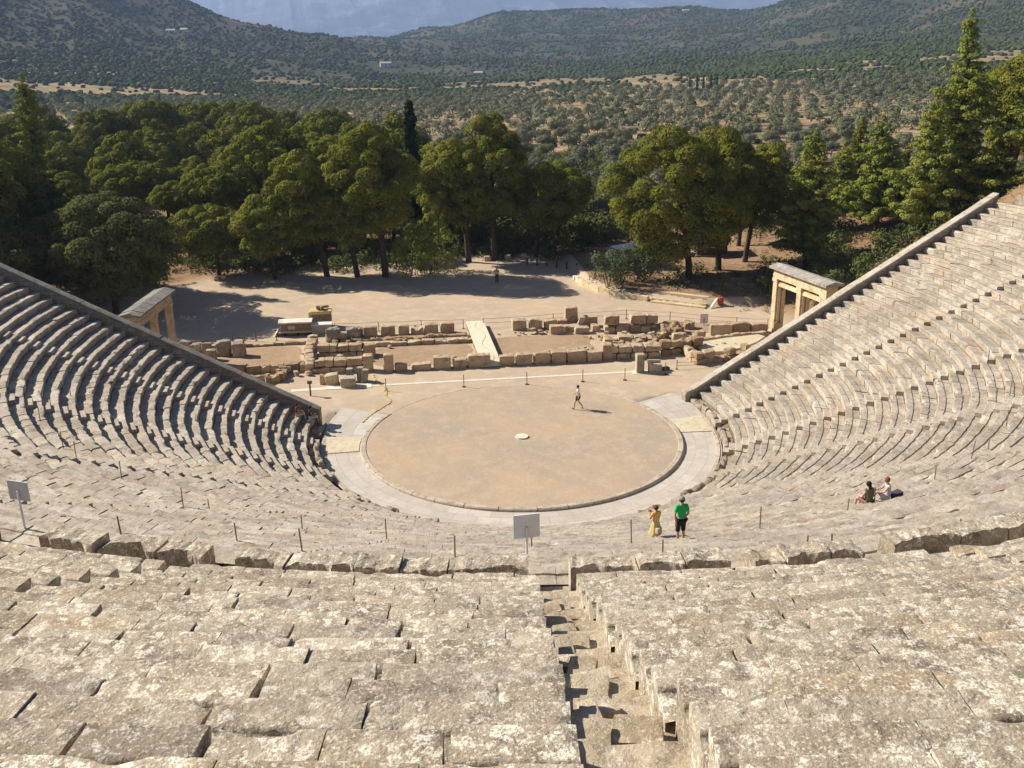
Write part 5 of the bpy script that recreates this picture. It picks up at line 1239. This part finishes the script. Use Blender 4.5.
# scrub over plain and hills
t_ = (1 + 5 ** .5) / 2
ICO = np.array([(-1,t_,0),(1,t_,0),(-1,-t_,0),(1,-t_,0),(0,-1,t_),(0,1,t_),(0,-1,-t_),(0,1,-t_),(t_,0,-1),(t_,0,1),(-t_,0,-1),(-t_,0,1)]); ICO /= np.linalg.norm(ICO[0])
ICF = np.array([(0,11,5),(0,5,1),(0,1,7),(0,7,10),(0,10,11),(1,5,9),(5,11,4),(11,10,2),(10,7,6),(7,1,8),(3,9,4),(3,4,2),(3,2,6),(3,6,8),(3,8,9),(4,9,5),(2,4,11),(6,2,10),(8,6,7),(9,8,1)])
def scrub(n, d0, d1, s0, s1, cover, logd, name, label, seed, pxr=(-150, 1180), sz=0):
    rg = np.random.default_rng(seed); px = rg.uniform(*pxr, n); u = rg.random(n)
    d = np.exp(math.log(d0) + u * (math.log(d1) - math.log(d0))) if logd else np.sqrt(d0 * d0 + u * (d1 * d1 - d0 * d0))
    a = np.arctan((px - 512) / 971) + HEAD; x = CAM[0] + d * np.sin(a); y = CAM[1] + d * np.cos(a)
    keep = (fbm(x / 90., y / 90., 4, 4) + .35 * fbm(x / 22., y / 22., 4, 2) > cover + .07 * (1 - sstep(700, 1050, d))) | (rg.random(n) < .05 + .17 * (d > 950))
    x, y, d = x[keep], y[keep], d[keep]; z = ground_h(x, y); n = len(x)
    s = rg.uniform(s0, s1, n) * (1 + sz * (d - d0) / (d1 - d0))
    V = ICO[None] * (1 + rg.normal(0, .20, (n, 12, 1))) * s[:, None, None] * np.array([1, 1, .78]); V = V + np.stack([x, y, z + s * .35], -1)[:, None]
    F = ICF[None] + (np.arange(n) * 12)[:, None, None]
    b = MB(); b.add(V.reshape(-1, 3), F.reshape(-1, 3)); o = tag(b.build(name, M['scrub']), label, 'scrub', kind='stuff'); return o
scrub(46000, 620, 2600, 1.0, 2.3, -.12, True, 'hill_scrub', 'dark green scrub and low trees covering the hills', 3, sz=.6)
scrub(36000, 800, 2600, 1.3, 2.6, -.16, False, 'far_scrub', 'fine dark scrub spread over the upper hill slopes', 4, sz=.5)
scrub(9500, 470, 1000, 1.2, 2.5, -.04, True, 'plain_scrub', 'bushes scattered in the dry fields at the foot of the hills', 5)
scrub(900, 255, 440, .7, 1.6, .05, True, 'hedge_scrub', 'small bushes between the olive rows', 6)
# undergrowth in the wood and on the slope
def undergrowth(n, region, name, label, m, size, seed, hgt=.7):
    rg = np.random.default_rng(seed); b = MB(); k = 0
    while k < n:
        x, y = region(rg)
        if x is None: continue
        r = rg.uniform(.35, 1.1) * hgt; leaves(b, (x, y, gz(x, y) + r * .3), (r * 1.3, r * 1.3, r), int(80 * r * r + 14), size, up=.4, shell=.4, rg=rg); k += 1
    return tag(b.build(name, M[m]), label, 'undergrowth', kind='stuff')
def reg1(rg):
    x, y = azd(rg.uniform(-120, 600), rg.uniform(103, 150) if rg.random() < .5 else rg.uniform(103, 116)); return (x, y) if y > (50.5 if x < -5 else 54.5) + 1.2 * math.sin(x) else (None, None)
def reg2(rg):
    x, y = azd(rg.uniform(730, 1060), rg.uniform(92, 140)); t__, r__ = polar(x, y); return (x, y) if (float(t__) > 112 and x > 33 and vnoise(x / 7, y / 7) > -.1) else (None, None)
def reg4(rg):
    x, y = rg.uniform(14, 34), rg.uniform(30, 47); return (x, y) if float(bed_side(np.array(x), np.array(y))) > 3.5 and vnoise(x / 4, y / 4, 5) > .0 else (None, None)
def reg3(rg):
    x, y = azd(rg.uniform(425, 650), rg.uniform(113, 240)); return (x, y) if y > 57 else (None, None)
undergrowth(520, reg1, 'wood_undergrowth', 'dark undergrowth below the pines of the wood', 'bush', .24, 21, 1.35)
undergrowth(210, reg2, 'slope_undergrowth', 'low shrubs dotted over the red slope behind the right wall', 'bush', .24, 22, 1.15)
undergrowth(70, reg4, 'bed_undergrowth', 'low scrubby plants under the pines of the planted bed', 'bush', .20, 24, .7)
undergrowth(620, reg3, 'thicket', 'dense thicket of bushes between the yard trees and the olive plain', 'broad', .32, 23, 2.4)
b = MB(); rg = np.random.default_rng(77)
for k in range(1500):
    x, y = azd(rg.uniform(740, 1080), rg.uniform(88, 150)); t__, r__ = polar(x, y)
    if float(t__) < 107: continue
    leaves(b, (x, y, gz(x, y) + .06), (.3, .3, .14), 6, .3, up=.6, asp=.2, rg=rg)
tag(b.build('dry_grass', M['drygrass']), 'tufts of dry grass on the red slope', 'grass', kind='stuff')

# far houses
def house(px, d, w, dp, h, rz, label, roof='rooftile'):
    x, y = azd(px, d); z = gz(x, y); t = thing('farm_house', label, 'house', None, (x, y, z), rz)
    b = MB(); b.box(-w/2, w/2, -dp/2, dp/2, -3, h); b.build('wall', M['whitewash'], t)
    b = MB(); b.add([(-w/2-.4,-dp/2-.4,h+.01),(w/2+.4,-dp/2-.4,h+.01),(w/2+.4,dp/2+.4,h+.01),(-w/2-.4,dp/2+.4,h+.01),(-w/2-.4,0,h+1.6),(w/2+.4,0,h+1.6)], [(0,1,5,4),(2,3,4,5)]); b.add([(-w/2-.4,-dp/2-.4,h+.01),(-w/2-.4,0,h+1.6),(-w/2-.4,dp/2+.4,h+.01)], [(0,1,2)]); b.add([(w/2+.4,-dp/2-.4,h+.01),(w/2+.4,dp/2+.4,h+.01),(w/2+.4,0,h+1.6)], [(0,1,2)]); b.build('roof', M[roof], t)
    for q in range(3):
        b = MB(); xx = -w/2 + w * (q + .5) / 3; b.box(xx - .6, xx + .6, -dp/2 - .05, -dp/2 - .003, 1.0, 2.4); b.build('window', M['glass'], t)
house(196, 1290, 10, 6, 3, .2, 'pale farm house alone on the left hillside, left of two')
house(209, 1300, 8, 5, 2.8, -.2, 'pale farm house on the left hillside, right of two')
house(396, 1240, 13, 7, 4, .1, 'small white house where the left hill meets the plain')
house(484, 1150, 9, 6, 3, 0, 'tiny pale house far out in the plain')
house(679, 2280, 14, 8, 4, 0, 'tiny house on the crest of the middle hill')

# ------------------------------------------------------------------ people
def skin(verts, edges, radii, sub=2):
    me = bpy.data.meshes.new('tmp'); me.from_pydata([tuple(v) for v in verts], edges, []); o = bpy.data.objects.new('tmp', me); COL.objects.link(o)
    o.modifiers.new('s', 'SKIN'); sm = o.modifiers.new('u', 'SUBSURF'); sm.levels = sm.render_levels = sub
    sv_ = me.skin_vertices[0].data
    for i, r in enumerate(radii): sv_[i].radius = (r, r) if np.isscalar(r) else r
    sv_[0].use_root = True
    dg = bpy.context.evaluated_depsgraph_get(); m2 = bpy.data.meshes.new_from_object(o.evaluated_get(dg)); bpy.data.objects.remove(o); bpy.data.meshes.remove(me); return m2
def mesh_into(b, m2):
    V = np.array([v.co[:] for v in m2.vertices])
    q = [list(p.vertices) for p in m2.polygons if len(p.vertices) == 4]; tr = [list(p.vertices) for p in m2.polygons if len(p.vertices) == 3]
    n = b.n
    if q: b.add(V, q)
    if tr: b.add(V, tr)
SKIN = {}
def colour(c):
    k = 'cloth_%02x%02x%02x' % tuple(int(q * 255) for q in c)
    if k not in M: M[k] = plain(k, c, .85, .15, .1, 9)
    return M[k]
def ell(c, r, n=10, m=7, cut=None):
    th_ = np.linspace(0, 2 * np.pi, n + 1); ph = np.linspace(-np.pi / 2 if cut is None else cut, np.pi / 2, m); T_, Pp = np.meshgrid(th_, ph, indexing='ij')
    return np.stack([c[0] + r[0] * np.cos(T_) * np.cos(Pp), c[1] + r[1] * np.sin(T_) * np.cos(Pp), c[2] + r[2] * np.sin(Pp)], -1)
def person(label, loc, rz, J, skinc=(.50,.30,.20), hair=(.06,.04,.03), tops=None, legs=None, sc_=1.0, hat=None, longhair=False, skirt=None, lean=0, shoes=(.1,.09,.08), bag=None, group=None):
    """J: joint positions (x right, y forward)"""
    t = thing('person', label, 'person', group, loc, rz); t.scale = (sc_,) * 3
    names = ['pel','spi','che','nec','hea','top','nos','shL','elL','wrL','paL','shR','elR','wrR','paR','hiL','knL','anL','toL','hiR','knR','anR','toR']
    hd = np.array(J['hea']); f = np.array(J.get('face', (0, 1, 0)), float); f /= np.linalg.norm(f)
    J = dict(J); J['top'] = hd + np.array([0, 0, .085]); J['nos'] = hd + f * .098 + np.array([0, 0, -.015])
    J['chi'] = hd + f * .045 + np.array([0, 0, -.085]); names.append('chi')
    for s in 'LR': J['pa' + s] = np.array(J['wr' + s]) + (np.array(J['wr' + s]) - np.array(J['el' + s])) / np.linalg.norm(np.array(J['wr' + s]) - np.array(J['el' + s])) * .07
    E2 = [('pel','spi'),('spi','che'),('che','nec'),('nec','hea'),('hea','top'),('hea','nos'),('hea','chi'),('che','shL'),('shL','elL'),('elL','wrL'),('wrL','paL'),('che','shR'),('shR','elR'),('elR','wrR'),('wrR','paR'),
          ('pel','hiL'),('hiL','knL'),('knL','anL'),('anL','toL'),('pel','hiR'),('hiR','knR'),('knR','anR'),('anR','toR')]
    rad = dict(pel=(.145,.105), spi=(.125,.09), che=(.145,.10), nec=.052, hea=.085, top=.062, nos=.018, chi=.04, hiL=.09, hiR=.09, knL=.056, knR=.056, anL=.038, anR=.038, toL=.035, toR=.035, shL=.055, shR=.055, elL=.042, elR=.042, wrL=.028, wrR=.028, paL=.03, paR=.03)
    ix = {n: i for i, n in enumerate(names)}
    b = MB(); mesh_into(b, skin([J[n] for n in names], [(ix[a], ix[c]) for a, c in E2], [rad[n] for n in names]))
    for s in 'LR':
        w0 = np.array(J['wr' + s]); p0 = np.array(J['pa' + s]); d = p0 - w0; d /= np.linalg.norm(d); sd = np.cross(d, [0, 1, .2]); sd /= np.linalg.norm(sd) + 1e-9; fo = np.cross(sd, d)
        for k in range(4):
            o0 = p0 + sd * (k - 1.5) * .018; L = (.065, .075, .07, .055)[k]; b.tube([o0, o0 + d * L * .55 + fo * .008, o0 + d * L * .9 + fo * .03], [.0095, .0085, .006], 6)
        o0 = w0 + d * .03 + sd * -.025 * (1 if s == 'L' else -1); b.tube([o0, o0 + d * .03 - sd * .025 * (1 if s == 'L' else -1), o0 + d * .055 - sd * .03 * (1 if s == 'L' else -1)], [.012, .010, .007], 6)
    b.build('body', colour(skinc), t, smooth=True)
    side = np.cross(f, [0, 0, 1])
    for s in (-1, 1):
        b = MB(); b.grid(ell(hd + f * .082 + side * .032 * s + np.array([0, 0, .012]), (.012,) * 3, 8, 5)); b.build('eye', colour((.03, .02, .02)), t, smooth=True)
    b = MB(); b.grid(ell(hd - f * .018 + np.array([0, 0, .03]), (.098, .102, .108), 12, 8, -.5 if not longhair else -1.0), flip=False)
    if longhair: b.grid(ell(hd - f * .09 + np.array([0, 0, -.10]), (.065, .05, .16), 10, 7))
    b.build('hair', colour(hair), t, smooth=True)
    if hat:
        b = MB(); b.grid(ell(hd + np.array([0, 0, .065]), (.112, .118, .085), 14, 6, 0)); pk = [hd + np.array([0, 0, .067]) + f * r_ * math.cos(a) + side * r2 * math.sin(a) for a in np.linspace(-1.3, 1.3, 7) for r_, r2 in ((.10, .09), (.19, .10))]
        b.grid(np.array(pk).reshape(7, 2, 3)); b.build('cap', colour(hat), t, smooth=True)
    if tops:
        c, sleeve = tops; sl_ = lambda s: np.array(J['sh' + s]) * (1 - sleeve) + np.array(J['el' + s]) * sleeve
        V = [np.array(J['pel']) + (np.array(J['spi']) - np.array(J['pel'])) * -.15, J['spi'], J['che'], np.array(J['nec']) * .9 + np.array(J['che']) * .1, J['shL'], sl_('L'), J['shR'], sl_('R')]
        b = MB(); mesh_into(b, skin(V, [(0, 1), (1, 2), (2, 3), (2, 4), (4, 5), (2, 6), (6, 7)], [(.165, .125), (.15, .115), (.178, .145), .085, .082, .062, .08, .062])); b.build('shirt', colour(c), t, smooth=True)
    if legs:
        c, ln = legs; lk = lambda s: (np.array(J['hi' + s]) * (1 - ln) + np.array(J['kn' + s]) * ln) if ln <= 1 else (np.array(J['kn' + s]) * (2 - ln) + np.array(J['an' + s]) * (ln - 1))
        V = [J['pel'], J['hiL'], lk('L'), J['hiR'], lk('R')]; Ee = [(0, 1), (1, 2), (0, 3), (3, 4)]; rr2 = [(.158, .12), .105, .085, .105, .085]
        if ln > 1: V += [J['knL'], J['knR']]; Ee = [(0, 1), (1, 5), (5, 2), (0, 3), (3, 6), (6, 4)]; rr2 += [.08, .08]
        b = MB(); mesh_into(b, skin(V, Ee, rr2)); b.build('shorts' if ln < 1.4 else 'trousers', colour(c), t, smooth=True)
    if skirt:
        c, z0, z1, r1 = skirt; p = np.array(J['pel']); G = []
        for u_ in np.linspace(0, 1, 8):
            G.append([(p[0] + (.14 + (r1 - .14) * u_ ** .8) * (1 + .06 * math.sin(a * 7)) * math.cos(a), p[1] + (.11 + (r1 - .14) * u_ ** .8) * (1 + .06 * math.sin(a * 7)) * math.sin(a), z0 + (z1 - z0) * u_) for a in np.linspace(0, 2 * np.pi, 29)])
        b = MB(); b.grid(np.array(G)); b.build('dress', colour(c), t, smooth=True)
    for s in 'LR':
        an, to = np.array(J['an' + s]), np.array(J['to' + s]); b = MB(); heel = an + (an - to) * .35 * np.array([1, 1, 0]); heel[2] = to[2]
        mesh_into(b, skin([heel, (heel + to) / 2 + [0, 0, .02], to + (to - heel) * .12], [(0, 1), (1, 2)], [.042, .048, .036], 1)); b.build('shoe', colour(shoes), t, smooth=True)
    if bag:
        b = MB(); block_mesh(b, bag[0], bag[1], .30, .14, .22, bag[2], .2, .03, 55, res=.08); tag(b.build('shoulder_bag', colour(bag[3])), None); bb = bpy.data.objects[-1] if False else COL.objects[-1]; bb.parent = t
    return t
def stand(**k):
    J = dict(pel=(0,0,.95), spi=(0,.0,1.10), che=(0,-.01,1.30), nec=(0,0,1.47), hea=(0,.03,1.60), shL=(-.18,0,1.40), elL=(-.24,-.03,1.13), wrL=(-.25,.06,.89), shR=(.18,0,1.40), elR=(.24,-.03,1.13), wrR=(.25,.06,.89),
             hiL=(-.09,0,.90), knL=(-.10,.02,.50), anL=(-.10,-.02,.09), toL=(-.12,.12,.045), hiR=(.09,0,.90), knR=(.10,.02,.50), anR=(.10,-.02,.09), toR=(.12,.12,.045)); J.update(k); return J
def sit(seat=0, **k):
    """seated, seat plane at z=0, feet lower by 'drop'"""
    J = dict(pel=(0,0,.10), spi=(0,-.02,.26), che=(0,-.01,.46), nec=(0,.03,.63), hea=(0,.07,.76), shL=(-.17,.01,.56), elL=(-.22,.10,.30), wrL=(-.12,.30,.26), shR=(.17,.01,.56), elR=(.22,.10,.30), wrR=(.12,.30,.26),
             hiL=(-.09,.03,.09), knL=(-.11,.43,.14), anL=(-.10,.50,-.27), toL=(-.11,.64,-.31), hiR=(.09,.03,.09), knR=(.11,.43,.14), anR=(.10,.50,-.27), toR=(.11,.64,-.31)); J.update(k); return J
# walker in the orchestra: heading left-ish away, mid stride
J = stand(hiL=(-.09,0,.88), knL=(-.10,.20,.52), anL=(-.09,.27,.10), toL=(-.09,.41,.06), knR=(.10,-.04,.49), anR=(.10,-.32,.15), toR=(.10,-.22,.05), elL=(-.23,-.14,1.14), wrL=(-.24,-.04,.92), elR=(.23,.10,1.15), wrR=(.22,.28,1.0))
person('dark haired person in white t-shirt and black shorts walking across the orchestra floor', (4.42, 4.35, .02), R(75), J, tops=((.85,.85,.85), .6), legs=((.04,.04,.05), .75))
J = stand(elL=(-.26,.12,1.2), wrL=(-.06,.30,1.42), elR=(.26,.12,1.2), wrR=(.06,.30,1.42))
person('person in white top and dark trousers standing in the yard, arms raised to the face', (2.84, 41.64, .0), R(170), J, tops=((.70,.55,.52), .5), legs=((.05,.05,.06), 1.85), hair=(.3,.2,.12), bag=(-.1,-.2,1.1,(.7,.66,.62)))
person('person in a grey shirt standing in the shade at the yard edge', (-3.75, 47.3, .0), R(160), stand(), tops=((.40,.40,.42), .6), legs=((.12,.12,.14), 1.85))
# couple
MX, MY, MZ, WX, WY, WZ = CPL
J = stand(elL=(-.25,.08,1.17), wrL=(-.08,.30,1.30), elR=(.25,.08,1.17), wrR=(.08,.30,1.30))
w1 = person('woman in a yellow dress and brown cap holding up a camera', (WX, WY, WZ), R(25), J, sc_=.84, skinc=(.55,.28,.18), tops=((.72,.50,.14), .05), skirt=((.62,.50,.20), 1.05, .50, .27), hat=(.13,.08,.06), bag=(-.02,-.22,.62,(.52,.47,.38)), shoes=(.35,.22,.15))
w1['label'] = 'person in a yellow dress and brown cap holding up a camera'
b = MB(); b.box(-.055,.055,.36,.41,1.30,1.37); b.tube([(0,.41,1.335),(0,.45,1.335)], .025, 10); o = b.build('camera_body', colour((.04,.04,.045))); tag(o, 'small black camera held by the person in yellow', 'camera'); o.location = (WX, WY, WZ); o.scale = (.84,) * 3; o.rotation_euler = (0, 0, R(25))
J = stand(elR=(.25,-.02,1.12), wrR=(.13,.12,.88), elL=(-.27,-.05,1.15), wrL=(-.27,-.14,.92), face=(.1,1,.05))
person('man in a green t-shirt, black shorts and grey cap standing on the benches'.replace('man ', 'person '), (MX, MY, MZ), R(10), J, sc_=.97, tops=((.03,.42,.13), .75), legs=((.025,.025,.03), 1.05), hat=(.26,.26,.27), skinc=(.50,.29,.2))
# seated two on the right benches
def seat_at(t, r): x, y = map(float, tp(r, t)); return x, y
x, y = seat_at(18.7, R_LOW + .745 * 21 + .2); zz_ = Z_LOW + .36 * 21
person('person with dark ponytail in olive top seated on the benches, seen from behind', (x, y, zz_), R(20), sit(), hair=(.025,.02,.02), longhair=True, tops=((.16,.15,.09), .1), legs=((.22,.12,.12), .9), skinc=(.55,.36,.26))
x, y = seat_at(20.5, R_LOW + .745 * 21 + .2)
person('person with red hair in pale lilac top seated with knees drawn up', (x, y, zz_), R(75), sit(knL=(-.10,.36,.34), anL=(-.10,.58,.02), toL=(-.10,.72,.0), knR=(.10,.34,.30), anR=(.10,.62,.02), toR=(.10,.76,.0), spi=(0,-.05,.26), che=(0,-.03,.46), nec=(0,.0,.62), hea=(0,.05,.75), elL=(-.20,.14,.36), wrL=(-.1,.36,.32), elR=(.2,.14,.36), wrR=(.1,.36,.32)),
       hair=(.28,.09,.04), tops=((.55,.50,.62), .15), legs=((.62,.58,.62), .8), skinc=(.58,.37,.27))
b = MB(); block_mesh(b, 0, 0, .5, .3, .26, 0, .2, .06, 71, res=.08); o = tag(b.build('dark_bag', colour((.07,.07,.10))), 'dark cloth bag lying behind the seated red haired person', 'bag'); x, y = seat_at(21.5, R_LOW + .745 * 21 + .2); o.location = (x, y, zz_)
# pair by the left wall
for (tt__, row, c1, c2, hr, lb) in [(-97.3, 2, (.30,.03,.05), (.55,.5,.5), (.05,.03,.03), 'person in dark red top seated low beside the left wing wall'), (-98.6, 1, (.06,.05,.06), (.62,.60,.58), (.04,.03,.03), 'person in black top and pale skirt seated at the foot of the left wall')]:
    x, y = seat_at(tt__, R_LOW + .745 * row + .2); person(lb, (x, y, Z_LOW + .36 * row), R(-95 + 10), sit(), hair=hr, longhair=True, tops=(c1, .4), legs=(c2, 1.2))

# ------------------------------------------------------------------ air, light, camera
hz = MB(); hz.box(-12000, 16000, -600, 16500, -130, 960)
m_ = bpy.data.materials.new('air'); m_.use_nodes = True; nt = m_.node_tree; nt.nodes.remove(nt.nodes['Principled BSDF'])
pv_ = nt.nodes.new('ShaderNodeVolumePrincipled'); pv_.inputs['Color'].default_value = (.42, .60, 1, 1); pv_.inputs['Density'].default_value = HAZE
pv_.inputs['Anisotropy'].default_value = .2
nt.links.new(pv_.outputs[0], nt.nodes['Material Output'].inputs['Volume'])
ho = hz.build('haze', m_); ho['kind'] = 'stuff'; ho['label'] = 'thin blue summer haze in the valley air'

w_ = bpy.data.worlds.new('World'); sc.world = w_; w_.use_nodes = True; nt = w_.node_tree
sky = nt.nodes.new('ShaderNodeTexSky'); sky.sky_type = 'NISHITA'; sky.sun_disc = False; sky.air_density = .55; sky.dust_density = .4; sky.ozone_density = 1
SUN_AZ, SUN_EL = R(-62.8), R(36.5)
sky.sun_elevation = SUN_EL; sky.sun_rotation = SUN_AZ % (2 * math.pi)
nt.links.new(sky.outputs[0], nt.nodes['Background'].inputs[0]); nt.nodes['Background'].inputs[1].default_value = SKY_S
L_ = bpy.data.lights.new('sun', 'SUN'); L_.energy = SUN_S; L_.angle = R(.53); L_.color = (1, .915, .78)
lo = bpy.data.objects.new('sun', L_); COL.objects.link(lo)
sv = Vector((math.sin(SUN_AZ) * math.cos(SUN_EL), math.cos(SUN_AZ) * math.cos(SUN_EL), math.sin(SUN_EL)))
lo.rotation_euler = sv.to_track_quat('Z', 'Y').to_euler(); lo.location = (0, 0, 100)
cam = bpy.data.cameras.new('camera'); co_ = bpy.data.objects.new('camera', cam); COL.objects.link(co_); sc.camera = co_
cam.sensor_width = 36; cam.lens = 971.136 * 36 / 1024; cam.clip_start = .1; cam.clip_end = 40000
co_.location = (CAM[0], CAM[1], 23.6335)
pitch, az, roll = .338570, HEAD, -.0134484
fw = Vector((math.sin(az) * math.cos(pitch), math.cos(az) * math.cos(pitch), -math.sin(pitch)))
rt = Vector((math.cos(az), -math.sin(az), 0)); up = rt.cross(fw)
rt2 = rt * math.cos(roll) + up * math.sin(roll); up2 = -rt * math.sin(roll) + up * math.cos(roll)
co_.matrix_world = Matrix(((rt2.x, up2.x, -fw.x, co_.location.x), (rt2.y, up2.y, -fw.y, co_.location.y), (rt2.z, up2.z, -fw.z, co_.location.z), (0, 0, 0, 1)))
vs = sc.view_settings; vs.view_transform = 'Standard'; vs.look = 'None'; vs.gamma = 1; vs.exposure = EXPO; vs.use_curve_mapping = False
sc.render.engine = 'CYCLES'; cy = sc.cycles
cy.max_bounces = 6; cy.diffuse_bounces = 2; cy.transparent_max_bounces = 8; cy.volume_bounces = 1; cy.use_denoising = True
